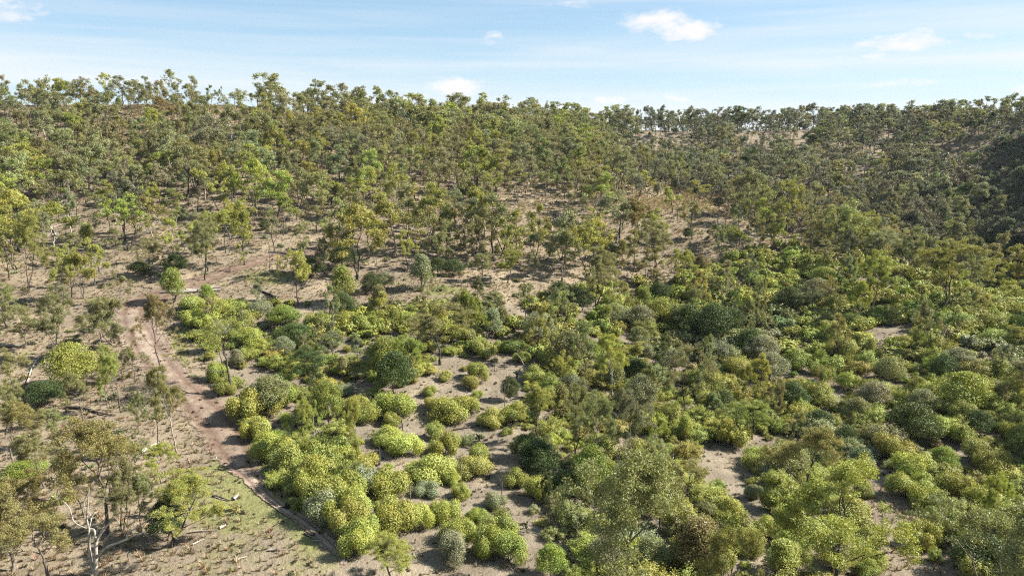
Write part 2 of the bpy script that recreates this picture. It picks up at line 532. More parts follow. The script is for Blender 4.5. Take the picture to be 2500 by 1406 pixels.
def leaves(rng, cen, axis_bias, L, W, out=None, fuzz=0.42):
    """rhombic leaves at the given centres -> verts, quads"""
    n = len(cen)
    a = rng.normal(size=(n, 3)) + axis_bias
    a /= np.linalg.norm(a, axis=1)[:, None]
    r = rng.normal(size=(n, 3)) if out is None else out + rng.normal(size=(n, 3)) * fuzz
    if out is None:
        b = np.cross(a, r)
    else:                       # leaf plane faces 'out'
        a = a - (a * r).sum(1)[:, None] * r / ((r * r).sum(1)[:, None] + 1e-9)
        a /= np.linalg.norm(a, axis=1)[:, None] + 1e-9
        b = np.cross(r, a)
    b /= np.linalg.norm(b, axis=1)[:, None] + 1e-9
    s = rng.uniform(0.65, 1.35, (n, 1))
    a, b = a * L * s * 0.5, b * W * s * 0.5
    V = np.stack([cen - a, cen + b, cen + a, cen - b], 1).reshape(-1, 3)
    return V, np.arange(n * 4).reshape(-1, 4)


def grow(rng, p, d, L, r, lvl, maxl, lines, tips, up=0.25, wig=0.22, spread=0.6, nsub=(2, 3)):
    n = 4 if lvl < 2 else 3
    pts, rad = [p.copy()], [r]
    for i in range(n):
        d = d + rng.normal(size=3) * wig * 0.6 + np.array([0, 0, up * 0.35])
        d /= np.linalg.norm(d)
        p = p + d * L / n
        pts.append(p.copy())
        rad.append(r * (1 - 0.5 * (i + 1) / n))
        if lvl >= 2 and i >= 1:
            tips.append((p + rng.normal(size=3) * 0.25, lvl))
    lines.append((np.array(pts), np.array(rad), lvl))
    if lvl >= maxl:
        tips.append((p, lvl))
        return
    k = rng.integers(nsub[0], nsub[1] + 1)
    ph = rng.uniform(0, 6.28)
    for j in range(k):
        th = ph + j * 6.283 / k + rng.normal() * 0.3
        side = np.cross(d, [math.cos(th), math.sin(th), 0.3])
        side /= np.linalg.norm(side) + 1e-9
        nd = d + side * spread * rng.uniform(0.6, 1.25)
        nd /= np.linalg.norm(nd)
        grow(rng, p, nd, L * rng.uniform(0.58, 0.82), r * 0.5 * rng.uniform(0.85, 1.15), lvl + 1, maxl, lines, tips, up, wig, spread, nsub)


def gum(seed, H=12.0, fork=0.34, stems=1, limbs=6, spread=0.55, per=200, L=0.17, W=0.08, clump=0.72, flat=0.8, keep=1.0, maxl=3, droop=-0.5, dead=False, simple=False):
    """returns dict with trunk lines, limb lines, crown verts/quads/var; about H tall"""
    rng = np.random.default_rng(seed)
    trunk, limb, tips = [], [], []
    for s in range(stems):
        lean = rng.normal(size=2) * (0.06 if stems == 1 else 0.17)
        top = H * rng.uniform(0.62, 0.76) * (1 if s == 0 else rng.uniform(.8, 1))
        n = 9
        t = np.linspace(0, 1, n)
        wob = np.cumsum(rng.normal(size=(n, 2)) * 0.16, 0)
        wob[0] = 0
        b0 = rng.normal(size=2) * (0.25 if stems > 1 else 0)
        r0 = H * 0.0155 / math.sqrt(stems) ** 0.6
        pts = np.stack([b0[0] + lean[0] * t * top + wob[:, 0], b0[1] + lean[1] * t * top + wob[:, 1], -0.3 + t * (top + 0.3)], 1)
        rad = r0 * (1.2 - 0.95 * t)
        rad[0] *= 1.25
        trunk.append((pts, rad))
        nl = max(3, int(limbs / stems + .5))
        ph = rng.uniform(0, 6.28)
        for j in range(nl):
            f = j / (nl - 1)
            th = ph + j * 2.4 + rng.normal() * 0.4
            hh = (H * fork + (top - H * fork) * f) / top * (n - 1)
            k = int(min(hh, n - 2))
            p = pts[k] + (pts[k + 1] - pts[k]) * (hh - k) if f < 1 else pts[-1]
            el = 0.35 + 0.75 * f + rng.normal() * 0.18
            d = np.array([math.cos(th) * math.cos(el), math.sin(th) * math.cos(el), math.sin(el)])
            ll = []
            grow(rng, p.copy(), d, H * (0.235 - 0.09 * f) * rng.uniform(0.65, 1.3), r0 * (0.5 - 0.2 * f), 1, maxl, ll, tips, 0.25, 0.32, spread)
            if simple:
                ll = [q for q in ll if q[2] <= 2]
            limb.append(ll)
    tp = np.array([t[0] for t in tips])
    if keep < 1:
        tp = tp[rng.random(len(tp)) < keep]
    out = dict(trunk=trunk, limbs=limb)
    if not dead:
        nc = len(tp)
        R = clump * rng.uniform(0.65, 1.25, nc)
        cnt = np.maximum(3, (per * (R / clump) ** 2 * rng.uniform(0.6, 1.3, nc))).astype(int)
        idx = np.repeat(np.arange(nc), cnt)
        q = rng.normal(size=(len(idx), 3))
        q /= np.linalg.norm(q, axis=1)[:, None]
        q *= (rng.random(len(idx)) ** 0.45)[:, None]
        q[:, 2] = np.where(q[:, 2] < 0, q[:, 2] * 0.75, q[:, 2])
        cen = tp[idx] + q * R[idx][:, None] * np.array([1.05, 1.05, flat])
        qn = q / (np.linalg.norm(q, axis=1)[:, None] + 1e-6)
        V, Q = leaves(rng, cen, np.array([0, 0, droop]), L, W, out=qn, fuzz=0.75)
        cv = rng.uniform(0, 1, nc)
        var = np.clip(0.55 * cv[idx] + 0.45 * rng.random(len(idx)), 0, 1)
        out.update(V=V, Q=Q, var=var)
    return out


def bush(seed, w=2.6, h=1.7, n=2200, L=0.15, W=0.085, lobes=9, base=0.12, stem=True, shell=0.5, rag=0.10):
    rng = np.random.default_rng(seed)
    cs, rs = [], []
    for i in range(lobes):
        th, rr = rng.uniform(0, 6.28), math.sqrt(rng.random()) * 0.62
        hh = (1 - rr * rr) * 0.62 + rng.normal() * 0.06
        r = rng.uniform(0.26, 0.42)
        cs.append([math.cos(th) * rr * w * 0.5 * 1.05, math.sin(th) * rr * w * 0.5 * 1.05, max(0.18, hh * rng.uniform(0.75, 1.15)) * h])
        rs.append([r * w * 0.55, r * w * 0.55, r * h * 0.85])
    cs, rs = np.array(cs), np.array(rs)
    k = rng.integers(0, lobes, n)
    q = rng.normal(size=(n, 3))
    q /= np.linalg.norm(q, axis=1)[:, None]
    rad = (shell + (1 - shell) * rng.random(n) ** 0.5) * (1 + rag * rng.normal(size=n))
    if rag > .12:              # sprays: leaves gather along shoots that leave the lobe
        ns = 90
        sd = rng.normal(size=(ns, 3))
        sd /= np.linalg.norm(sd, axis=1)[:, None]
        sd[:, 2] = np.abs(sd[:, 2]) * 1.2
        pick = rng.random(n) < .42
        si = rng.integers(0, ns, n)
        q = np.where(pick[:, None], sd[si] + rng.normal(size=(n, 3)) * .13, q)
        k = np.where(pick, si % lobes, k)
        rad = np.where(pick, rng.uniform(.6, 1.0, n) + rng.uniform(0, .55, ns)[si], rad)
    cen = cs[k] + q * rad[:, None] * rs[k]
    cen[:, 2] = np.maximum(cen[:, 2], base * h * rng.random(n))
    lum = rng.uniform(0, 1, lobes)
    V, Q = leaves(rng, cen, np.array([0, 0, 0.25]), L, W, out=q * 0.9)
    var = np.clip(0.45 * lum[k] + 0.55 * rng.random(n), 0, 1)
    lines = []
    for i in range(min(6, lobes)):
        p1 = cs[i] * np.array([1, 1, 0.9])
        lines.append((np.array([[0, 0, -0.15], p1 * np.array([0.35, 0.35, 0.45]), p1]), np.array([0.035, 0.025, 0.012]) * w / 2.6))
    return dict(trunk=lines, limbs=[], V=V, Q=Q, var=var)


def bushy_tree(seed, H=7.0, w=6.0, n=5200, L=0.24, W=0.13, trunk_h=0.22, conic=False):
    """dense crown of lobes over a short trunk"""
    rng = np.random.default_rng(seed)
    nl = 26
    cs, rs = [], []
    for i in range(nl):
        f = (i + 0.5) / nl
        z = trunk_h + (1 - trunk_h) * (0.12 + 0.80 * f)
        prof = (math.sin(math.pi * min(1, 0.18 + 0.82 * f)) ** 0.7 if not conic else (1.02 - f) ** 0.6 * 0.9)
        th = i * 2.4 + rng.normal() * 0.3
        rr = prof * w * 0.5 * rng.uniform(0.45, 0.8)
        cs.append([math.cos(th) * rr, math.sin(th) * rr, z * H])
        r = rng.uniform(0.14, 0.22) * w
        rs.append([r, r, r * (0.8 if not conic else 1.1)])
    cs, rs = np.array(cs), np.array(rs)
    k = rng.integers(0, nl, n)
    q = rng.normal(size=(n, 3))
    q /= np.linalg.norm(q, axis=1)[:, None]
    cen = cs[k] + q * (0.45 + 0.6 * rng.random(n) ** 0.6)[:, None] * rs[k]
    cen[:, 2] = np.maximum(cen[:, 2], 0.1)
    V, Q = leaves(rng, cen, np.array([0, 0, -0.2]), L, W, out=q * 0.6)
    lum = rng.uniform(0, 1, nl)
    var = np.clip(0.5 * lum[k] + 0.5 * rng.random(n), 0, 1)
    top = np.array([0, 0, H * 0.75])
    tr = [(np.array([[0, 0, -0.3], [0.05 * H * rng.normal(), 0.03 * H, H * 0.35], top]), np.array([H * 0.02, H * 0.014, H * 0.005]))]
    limbs = []
    for i in range(5):
        c = cs[rng.integers(0, nl)]
        limbs.append([(np.array([[0, 0, H * trunk_h * 0.8], c * np.array([.5, .5, .7]), c]), np.array([H * .009, H * .006, H * .003]), 1)])
    return dict(trunk=tr, limbs=limbs, V=V, Q=Q, var=var)


BIGTRI = [0]


def pack(name, s, leafmat, split=False):
    """turn a shape into meshes: (wood, [limb...], crown, joined mesh, width, height)"""
    wl = [(p, r) for p, r in s['trunk']]
    ll = [[(p, r) for p, r, l in grp] for grp in s['limbs']]
    if 'V' in s:
        V = s['V']
        x = np.percentile(V, [3, 97], axis=0)
        width = max(x[1, 0] - x[0, 0], x[1, 1] - x[0, 1]) * 1.04
        height = np.percentile(V[:, 2], 99.5)
    else:
        pts = np.concatenate([p for g_ in ll for p, r in g_] + [p for p, r in wl])
        width = max(np.ptp(pts[:, 0]), np.ptp(pts[:, 1]))
        height = pts[:, 2].max()
    out = dict(name=name, w=float(width), h=float(height))
    out['spec'] = (s, wl, ll, leafmat, split)
    return out


def parts_of(v):
    """meshes for the parts, made once"""
    if 'parts' in v:
        return v['parts']
    s, wl, ll, lm, split = v['spec']
    P_ = []
    if split and ll:
        tv, tq = tubes(wl, 7)
        P_.append(('trunk', mesh_np('trunk', tv, tq, M_BARK, smooth=True), []))
        for grp in ll:
            lv, lq = tubes(grp, 5)
            P_[0][2].append(('limb', mesh_np('limb', lv, lq, M_BARK, smooth=True)))
    else:
        tv, tq = tubes(wl + [x for grp in ll for x in grp], 5)
        P_.append(('trunk', mesh_np('trunk', tv, tq, M_BARK, smooth=True), []))
    if 'V' in s:
        P_.append(('crown', mesh_np('crown', s['V'], s['Q'], lm, attrs={'var': ('FLOAT', 'FACE', s['var'])}), []))
    v['parts'] = P_
    return P_


def joined(v):
    if 'joined' in v:
        return v['joined']
    s, wl, ll, lm, split = v['spec']
    tv, tq = tubes(wl + [x for grp in ll for x in grp], 4)
    if 'V' in s:
        V = np.concatenate([tv, s['V']])
        Q = np.concatenate([tq, s['Q'] + len(tv)])
        mi = np.concatenate([np.zeros(len(tq)), np.ones(len(s['Q']))])
        var = np.concatenate([np.zeros(len(tq)), s['var']])
        v['joined'] = mesh_np(v['name'], V, Q, [M_BARK, lm], mi, attrs={'var': ('FLOAT', 'FACE', var)})
    else:
        v['joined'] = mesh_np(v['name'], tv, tq, M_BARK)
    return v['joined']


rs = random.Random(5)
GUM_HI = [pack('gum_hi_%02d' % i, gum(100 + i, fork=f, stems=st, limbs=l, spread=sp_, per=p, keep=k, clump=c, maxl=4, L=.15, W=.07), M_LEAF, True)
          for i, (f, st, l, sp_, p, k, c) in enumerate([(.34, 1, 8, .55, 130, .70, .50), (.28, 1, 8, .62, 130, .66, .50), (.32, 2, 9, .5, 120, .62, .48), (.24, 1, 8, .70, 130, .68, .52), (.38, 1, 7, .5, 120, .62, .48), (.22, 2, 10, .6, 130, .68, .52)])]
GUM_SPARSE = [pack('gum_sparse_%02d' % i, gum(140 + i, fork=.3, limbs=8, spread=.6, per=48, keep=.45, clump=.44, maxl=4, L=.16, W=.075), M_LEAF, True) for i in range(3)]
GUM_MID = [pack('gum_mid_%02d' % i, gum(200 + i, fork=.18 + .05 * (i % 5), stems=1 + (i % 4 == 3), limbs=7 + i % 3, spread=.5 + .05 * (i % 4), per=62, L=.28, W=.14, keep=.60 + .09 * (i % 3), clump=.66), M_LEAF) for i in range(12)]
GUM_FAR = [pack('gum_far_%02d' % i, gum(300 + i, fork=.20 + .06 * (i % 3), limbs=7, spread=.55, per=21, L=.43, W=.23, keep=.72, clump=.68, simple=True), M_LEAF) for i in range(8)]
BUSHY = [pack('bushy_%02d' % i, bushy_tree(400 + i, H=7, w=6.2 + .5 * (i % 2), n=15000, L=.19, W=.11), M_SHRUB) for i in range(4)]
CONIC = [pack('conic_%02d' % i, bushy_tree(450 + i, H=8, w=4.2, n=9000, L=.18, W=.105, trunk_h=.25, conic=True), M_LEAF) for i in range(3)]
SHRUB = [pack('shrub_%02d' % i, bush(500 + i, w=2.8, h=1.7 + .15 * (i % 3), n=20000, L=.078, W=.048, lobes=10 + i % 4, shell=.35), M_SHRUB) for i in range(8)]
RAGGED = [pack('ragged_%02d' % i, bush(530 + i, w=3.0, h=2.0 + .2 * (i % 3), n=16000, L=.085, W=.05, lobes=8 + i % 5, rag=.22, shell=.25), M_SHRUB) for i in range(8)]
SHRUB_F = [pack('thicket_%02d' % i, bush(550 + i, w=2.8, h=1.8, n=2600, L=.21, W=.12, lobes=9, rag=.18, shell=.25), M_SHRUB) for i in range(5)]
LOW = [pack('low_%02d' % i, bush(580 + i, w=1.6, h=.7, n=240, L=.2, W=.08, lobes=5, shell=.2), M_SHRUB) for i in range(4)]
DEAD = [pack('dead_%02d' % i, gum(600 + i, fork=.35 + .08 * (i % 3), limbs=4 + i % 2, spread=.5, maxl=3, dead=True), None, True) for i in range(4)]

TINT = dict(o=(.196, .198, .084), y=(.252, .264, .064), g=(.205, .216, .120), b=(.205, .182, .068), d=(.066, .092, .030), l=(.190, .235, .050), s=(.248, .268, .064), w=(.205, .222, .098), f=(.138, .144, .100))  # f: far-slope leaves, haze and grazing shade mixed into the colour
BARK = dict(k=(.055, .047, .042), m=(.12, .105, .09), p=(.24, .215, .185), w=(.32, .295, .26))
rng = np.random.default_rng(11)


def jit(c, amt=0.14):
    k = 1 + rng.normal() * amt
    return tuple(float(np.clip(x * k * (1 + rng.normal() * amt * 0.45), 0.01, 0.6)) for x in c)


def put_parts(root, v, tint, bark):
    for nm, me_, subs in parts_of(v):
        o = bpy.data.objects.new(nm, me_)
        o['tint'] = tint
        o['bark'] = bark
        o.parent = root
        col.objects.link(o)
        for nm2, me2 in subs:
            q = bpy.data.objects.new(nm2, me2)
            q['bark'] = bark
            q.parent = o
            col.objects.link(q)


THINGS = []      # records for the labels


def plant(name, shape, x, y, z, width, height, rz, tint, bark, **rec):
    e = bpy.data.objects.new(name, None)
    e.empty_display_size = 0.2
    e.location = (x, y, z)
    ln = 0.05 if 'tree' in name else 0.0
    e.rotation_euler = (rng.normal() * ln, rng.normal() * ln, rz)
    kx = width / shape['w']
    e.scale = (kx, kx, height / shape['h'])
    col.objects.link(e)
    put_parts(e, shape, tint, bark)
    THINGS.append(dict(o=e, **rec))
    return e


def pick(keys, p, x, y):
    """colour key that changes gradually from patch to patch"""
    t = 0.5 + 0.27 * math.sin(x / 9.0 + 2.1 * math.sin(y / 14.0)) + 0.27 * math.sin(y / 8.0 + 1.6 * math.sin(x / 11.0) + 1.0)
    t = min(max(t + rng.normal() * 0.09, 0.0), 0.9999)
    return keys[int(np.searchsorted(np.cumsum(p), t))] if t < sum(p) else keys[-1]


# ------------------------------------------------------------------ what the photograph shows one by one
# u, base row, top row, width (all in photo pixels), shape, leaf colour, bark, [label]
TREES = """
12 278 183 62 S o m;62 291 206 52 G o m;98 264 218 38 G o m;146 259 189 74 S g m;190 264 207 44 G g m;248 288 210 58 G o k;300 263 185 62 S g k;335 266 213 48 G o k;392 266 197 52 S g k
444 286 227 48 G o k;470 277 185 50 S g k;484 300 232 50 G o k;515 268 208 46 S g m;542 268 211 18 S g k;590 322 220 68 G o p;654 290 202 50 G o m;740 305 228 64 G o k;774 304 232 52 G o k;814 306 236 42 S g k
836 318 240 42 G o k;852 328 244 58 G o k;844 342 280 32 G o k;900 322 242 72 G o k;945 320 240 62 G o k;995 322 246 62 G y k;1045 326 252 62 G g k;1085 324 256 54 G g k
131 351 256 66 G o k;155 352 272 52 G o k;208 352 262 60 G o k;230 354 300 36 G y m;387 332 264 62 G y k;300 338 290 46 G o k;456 372 284 58 G o k;533 376 304 76 G o k;628 351 270 62 G y k
216 414 352 72 G o k;190 452 390 52 G y m;371 453 385 62 G o m;393 503 395 72 G g k;483 513 395 64 G o k;365 522 444 42 G y k;570 482 405 64 G y k;130 472 385 92 G g k
72 715 515 92 G y k;151 748 598 70 G y k;174 727 605 66 G y k;205 728 612 62 G y m;24 684 575 74 G b k;293 749 664 64 G o m;370 675 578 82 G o k;501 684 528 78 G o k;508 662 530 70 G b k
598 648 490 60 G y k;608 596 500 50 G y k;282 637 555 48 G o m;1070 889 742 158 G o k;132 881 700 104 G o w;243 883 725 96 G o m;278 842 748 108 G o m;390 898 720 92 G b k
203 1031 900 56 G o m;293 1007 840 74 G y m;386 1088 905 62 S g k;434 1107 895 86 G b p;341 1056 955 48 G o m;30 1142 984 135 G b m;262 1302 1003 205 G b m;428 1332 1150 205 G y k;28 1395 1165 180 G b m;122 1402 1225 150 G b m;75 1290 1150 120 G b m;110 1190 1050 120 G o m;395 1180 1090 90 G y m;465 1250 1160 80 G y k;15 1060 930 90 G o k;150 1090 1000 80 G o m;300 1292 1122 104 G o m;345 1302 1160 92 G o k;205 1262 1112 92 G b m;335 1165 1062 92 G o k;60 850 745 84 G o m;40 960 850 90 G o m;20 800 690 84 G o k;330 930 845 70 G o m;255 960 870 80 G y m
570 964 752 155 S y k;756 942 850 118 G d k;1017 933 812 78 G y m;927 798 716 66 G y k;956 837 750 52 G y k;1195 782 713 76 G o k;792 671 580 44 G o k;752 678 538 74 G o m;997 658 562 56 G y m;1060 658 565 58 G o k;1120 616 560 52 G y k;1235 651 545 62 G y k
1178 694 615 62 G o k;1241 691 600 78 G y m;1303 685 610 32 G o k;1455 746 602 98 G o k;1404 602 556 52 G y k;1448 562 505 62 G y k;1520 562 503 50 G o k;1600 652 540 88 G o k;1652 671 607 58 G y m;1750 592 548 38 G o k;1795 632 553 82 G y k;1886 611 545 56 G y m
2299 762 588 162 G y k;2122 762 612 88 G y m;2032 767 672 78 S b k;1978 772 700 52 S g m;1918 616 530 50 G y k;1885 608 520 52 G o k;1984 598 545 36 G o k;2010 652 585 54 G o k;2040 652 592 46 G o k;2457 741 675 62 G y m;2423 716 617 70 G y k;2329 767 705 38 G o k;2480 857 795 54 G y k;2130 642 558 104 G g m
1670 1013 828 134 S o k;1558 918 836 112 G y m;1833 1072 976 145 G l k;1962 1234 1040 160 G b k;1505 1016 930 46 G y k;1615 1318 1138 118 S b k;1674 1232 1112 104 G b k;1692 1412 1266 98 C b k;1315 1085 945 112 G y k;1355 919 845 54 G y k;1450 1062 950 66 S w m;960 1425 1300 140 G y m
1690 582 490 60 G o k;1640 520 455 58 G y k;1560 480 415 60 G y k;1700 500 440 60 G y k;1420 470 405 66 G o k;1340 470 420 60 G g k;880 560 470 74 G o k;690 520 440 72 G o k;760 470 398 70 G y k;1000 560 480 70 G y k;1080 540 455 66 G o k
"""
BUSHES = """
105 396 343 72 B l;430 669 620 54 B d;340 673 638 48 B d;110 986 930 78 B d;60 1172 1127 92 B l;408 1320 1213 78 B d;185 952 838 104 B y;803 1037 932 68 B l;745 1042 990 66 B d;695 802 744 76 B l;720 838 790 80 B d;960 962 858 80 B d
908 715 665 46 B d;940 704 662 42 B g;835 657 598 64 B d;1070 671 628 44 B d;1108 674 632 46 B d;755 677 628 68 B d;1304 599 570 32 B d;1367 602 566 40 B d;1448 602 568 34 B d;1552 529 497 28 B d;1680 583 555 22 M d;1680 822 745 76 B d;1735 838 742 88 B d;1778 818 750 66 B d
1372 740 688 68 B d;1562 1018 915 72 B g;1435 1217 1090 84 B l;1386 1222 1150 70 B d;1487 1206 1122 48 B l;1345 1406 1330 66 B l;2395 1408 1308 134 B d;1246 981 918 40 M d;423 739 654 46 C l;506 742 692 30 C l;842 745 648 52 C y;1028 704 620 46 C g;1676 1079 1010 32 C y
1900 1406 1318 72 C y;2040 1408 1303 58 C o;585 560 520 40 B d;1640 900 850 60 B g;1930 760 700 60 B d;2010 690 650 50 B l;1860 880 820 70 B g;2170 930 870 62 B o;2340 900 850 70 B g;2250 1010 950 64 B g;2420 990 930 70 B o;2090 1030 970 58 B o;2300 1150 1090 60 B l;2220 1180 1130 50 B l;1420 870 815 60 B g;1500 790 740 60 B g;1560 802 745 62 B g;1830 872 800 64 B d;1880 932 862 72 B g;1930 1002 932 68 B d;2000 1062 1000 62 B d;2062 1104 1040 58 B d;2130 1002 930 72 B g;2300 932 866 62 B d;2380 1060 1000 60 B d;1760 1010 950 56 B d;1420 760 705 56 B d;1610 740 690 52 B d;1490 870 820 50 B l;1280 1120 1060 60 B d;1550 1210 1130 70 B g;1480 1390 1300 84 B g;1590 1400 1310 76 B w
"""
SHRUBS = """
535 930 50 45;548 962 42 36;600 1020 78 70;660 1006 72 60;690 986 66 48;625 1072 62 50;660 1122 84 60;705 1162 92 74;740 1150 92 70;775 1187 97 78;800 1140 92 68;835 1166 82 68;760 1216 87 74;800 1238 97 78;840 1232 92 74;870 1202 82 68
800 1262 92 68;840 1272 92 74;875 1262 82 68;855 1312 92 78;882 1322 82 68;870 1348 77 62;885 1149 82 46;950 1086 66 43;990 1111 73 47;958 1038 43 29;965 1016 82 58;895 1026 69 46;870 1008 64 44;1050 966 36 25;1052 995 35 25;1100 1018 90 49;1148 1003 46 35;1150 948 41 31;1166 928 47 41
1214 856 33 25;1258 863 56 31;1275 882 37 25;1200 1037 62 43;1255 1031 57 50;1062 1071 49 40;1084 1111 64 53;1055 1166 108 56;1155 1161 88 46;1105 1181 37 31;1040 1209 60 31;1122 1214 40 33;1088 1269 70 50;1020 1292 62 60;1122 1319 78 56;1104 1372 72 66;1192 1352 70 68;1212 1239 52 35
1260 1191 56 46;1312 1216 62 52;1245 1366 78 60;1215 1311 78 60;1170 1126 52 42;955 1209 90 56;970 1298 88 75;938 1262 50 44;2073 1266 88 49;2106 1209 47 31;2115 1336 67 43;2258 1334 74 56;2350 1331 72 53;2298 1293 82 51;2130 1386 67 39;2118 1408 48 40;2090 1164 42 41
1850 1150 70 48;1880 1170 66 44;1755 1205 42 34;1780 1260 58 46;1840 1215 44 32;1870 1310 60 48;1900 1250 70 54;1940 1290 80 62;1980 1330 80 60;1830 1345 72 50;1560 1130 70 56;1500 1290 80 60;1430 1300 74 56;1760 1390 70 56;2180 1120 80 56;2150 1090 60 42;2230 1160 84 58;2200 1210 70 52;2260 1240 74 54
2330 1210 80 56;2400 1250 84 60;2460 1300 84 62;2440 1180 76 54;2380 1130 74 52;2480 1080 70 50;2300 1070 70 48;2200 850 52 32;2260 790 56 30;2350 800 60 34;2420 840 60 36;2480 800 54 30;2180 770 50 28;2080 800 52 32;900 800 60 34;840 790 58 34;780 800 60 36;1000 800 58 36;1130 830 56 36;1180 870 58 38
470 760 62 38;520 770 64 42;580 765 60 36;640 770 62 36;480 800 60 44;540 830 62 44;610 850 64 46;1340 990 60 44;1400 960 60 46;1300 930 56 40;1480 920 60 44;1750 960 66 48;1800 920 62 46;1950 900 64 46;2050 870 60 44;1990 980 66 48;2150 1000 64 48;2350 1030 66 50;2440 920 62 44;1590 1060 70 52
"""
POLES = {'G': 'gum_tree', 'S': 'gum_tree', 'C': 'slender_tree', 'B': 'bushy_tree', 'M': 'bushy_tree'}
placed_t, placed_s = [], []
ntree = 0


def rows(txt):
    return [r.split() for r in txt.replace('\n', ';').split(';') if r.strip()]


for r in rows(TREES):
    u, vb, vt, wp = map(float, r[:4])
    kind, tk, bk = r[4:7]
    x, y, z = ground_at(u, vb)
    h = z_of_row(y, vt) - z
    dep = project(x, y, z)[2]
    wd = wp * float(dep) / F
    if kind == 'C':
        v = CONIC[ntree % 3]
    elif dep < 125 or (wp > 75 and dep < 190):
        v = GUM_SPARSE[ntree % 3] if kind == 'S' else GUM_HI[ntree % 6]
    else:
        v = GUM_SPARSE[ntree % 3] if kind == 'S' and dep < 200 else (GUM_MID[ntree % 12] if dep < 330 else GUM_FAR[ntree % 8])
    ntree += 1
    placed_t.append((x, y, 0.42 * wd))
    plant('gum_tree' if kind != 'C' else 'slender_tree', v, x, y, z - .05, wd, h, rng.uniform(0, 6.28), jit(TINT[tk], .08), jit(BARK[bk], .1),
          kind='gum' if kind != 'C' else 'slender', tk=tk, u=u, v=vb, vt=vt, h=h, sparse=kind == 'S', px=wp * (vb - vt), bk=bk)
for r in rows(BUSHES):
    u, vb, vt, wp = map(float, r[:4])
    kind, tk = r[4:6]
    x, y, z = ground_at(u, vb)
    h = z_of_row(y, vt) - z
    wd = wp * float(project(x, y, z)[2]) / F
    v = CONIC[ntree % 3] if kind == 'C' else BUSHY[ntree % 4]
    ntree += 1
    placed_t.append((x, y, 0.45 * wd))
    plant('slender_tree' if kind == 'C' else 'bushy_tree', v, x, y, z - .05, wd, h, rng.uniform(0, 6.28), jit(TINT[tk], .08), jit(BARK['m'], .1),
          kind='slender' if kind == 'C' else 'bushy', tk=tk, u=u, v=vb, vt=vt, h=h, sparse=False, px=wp * (vb - vt), bk='m')
for r in rows(SHRUBS):
    u, vb, wp, hp = map(float, r[:4])
    x, y, z = ground_at(u, vb)
    h = z_of_row(y, vb - hp) - z
    wd = wp * float(project(x, y, z)[2]) / F
    placed_s.append((x, y, 0.4 * wd))
    tk = 's' if rng.random() < .8 else ('y' if rng.random() < .5 else 'g')
    plant('shrub', SHRUB[int(rng.integers(0, 8))], x, y, z - .03, wd, h, rng.uniform(0, 6.28), jit(TINT[tk], .10), jit(BARK['m'], .1),
          kind='shrub', tk=tk, u=u, v=vb, vt=vb - hp, h=h, sparse=False, px=wp * hp, bk='m')

# ------------------------------------------------------------------ the woodland and scrub round them
OPEN = [  # polygons (photo pixels of the ground) with no random trees
    [(250, 690), (480, 672), (650, 615), (830, 605), (860, 690), (1000, 690), (1250, 690), (1320, 720), (1270, 755), (900, 745), (640, 740), (430, 735), (330, 765)],
    [(-300, 1060), (150, 960), (300, 800), (280, 745), (340, 725), (440, 740), (530, 900), (610, 1030), (720, 1200), (850, 1320), (880, 1500), (-300, 1500)],
    [(1165, 520), (1400, 495), (1430, 560), (1300, 585), (1180, 565)],
    [(1550, 485), (1680, 480), (1800, 520), (1790, 600), (1710, 640), (1670, 700), (1630, 690), (1610, 600)],
    [(860, 1010), (940, 960), (1030, 930), (1180, 850), (1310, 840), (1310, 900), (1270, 960), (1280, 1060), (1240, 1110), (1250, 1180), (1290, 1250), (1240, 1300), (1230, 1420), (1040, 1450), (1000, 1290), (900, 1260), (880, 1130)],
    [(1690, 1080), (1820, 1090), (1880, 1230), (1900, 1330), (1960, 1420), (1900, 1450), (1820, 1330), (1780, 1240), (1720, 1190)],
    [(2050, 1170), (2160, 1160), (2240, 1240), (2330, 1310), (2350, 1550), (2060, 1550), (2090, 1300)],
    [(2130, 795), (2240, 790), (2230, 845), (2140, 845)],
    [(500, 262), (610, 275), (650, 322), (580, 330), (510, 300)],
    [(240, 292), (330, 290), (400, 345), (260, 345)],
    [(1870, 590), (1990, 590), (1990, 625), (1880, 620)],
    [(1790, 325), (2000, 325), (2000, 345), (1790, 345)], [(1540, 340), (1700, 335), (1680, 372), (1560, 375)]]
SCRUB = scrub_poly


class Grid:
    def __init__(self, cell):
        self.c, self.d = cell, {}

    def near(self, x, y, r):
        i, j = int(x // self.c), int(y // self.c)
        k = int(r // self.c) + 1
        for a in range(i - k, i + k + 1):
            for b in range(j - k, j + k + 1):
                for (px, py, pr) in self.d.get((a, b), ()):
                    if (px - x) ** 2 + (py - y) ** 2 < max(r, pr) ** 2:
                        return True
        return False

    def add(self, x, y, r):
        self.d.setdefault((int(x // self.c), int(y // self.c)), []).append((x, y, r))


def candidates(n, y0, y1, margin, seed):
    q = np.random.default_rng(seed)
    y = np.sqrt(q.uniform(y0 * y0, y1 * y1, n))
    x = q.uniform(-1, 1, n) * (0.72 * y + margin)
    z = hgt(x, y)
    u, v, d = project(x, y, z)
    opn = np.zeros(n, bool)
    for p in OPEN:
        opn |= inpoly(u, v, p)
    scr = inpoly(u, v, SCRUB) & (y < 190)
    patch = 0.5 + 0.5 * np.sin(x / 13.0 + 2 * np.sin(y / 17.0)) * np.sin(y / 11.0 + 1.7 * np.sin(x / 19.0))
    return x, y, z, u, v, d, opn, scr, patch


tg = Grid(6.0)
for p in placed_t:
    tg.add(p[0], p[1], min(p[2], 3.5))
x, y, z, u, v, d, opn, scr, patch = candidates(60000, 50, 640, 45, 1)


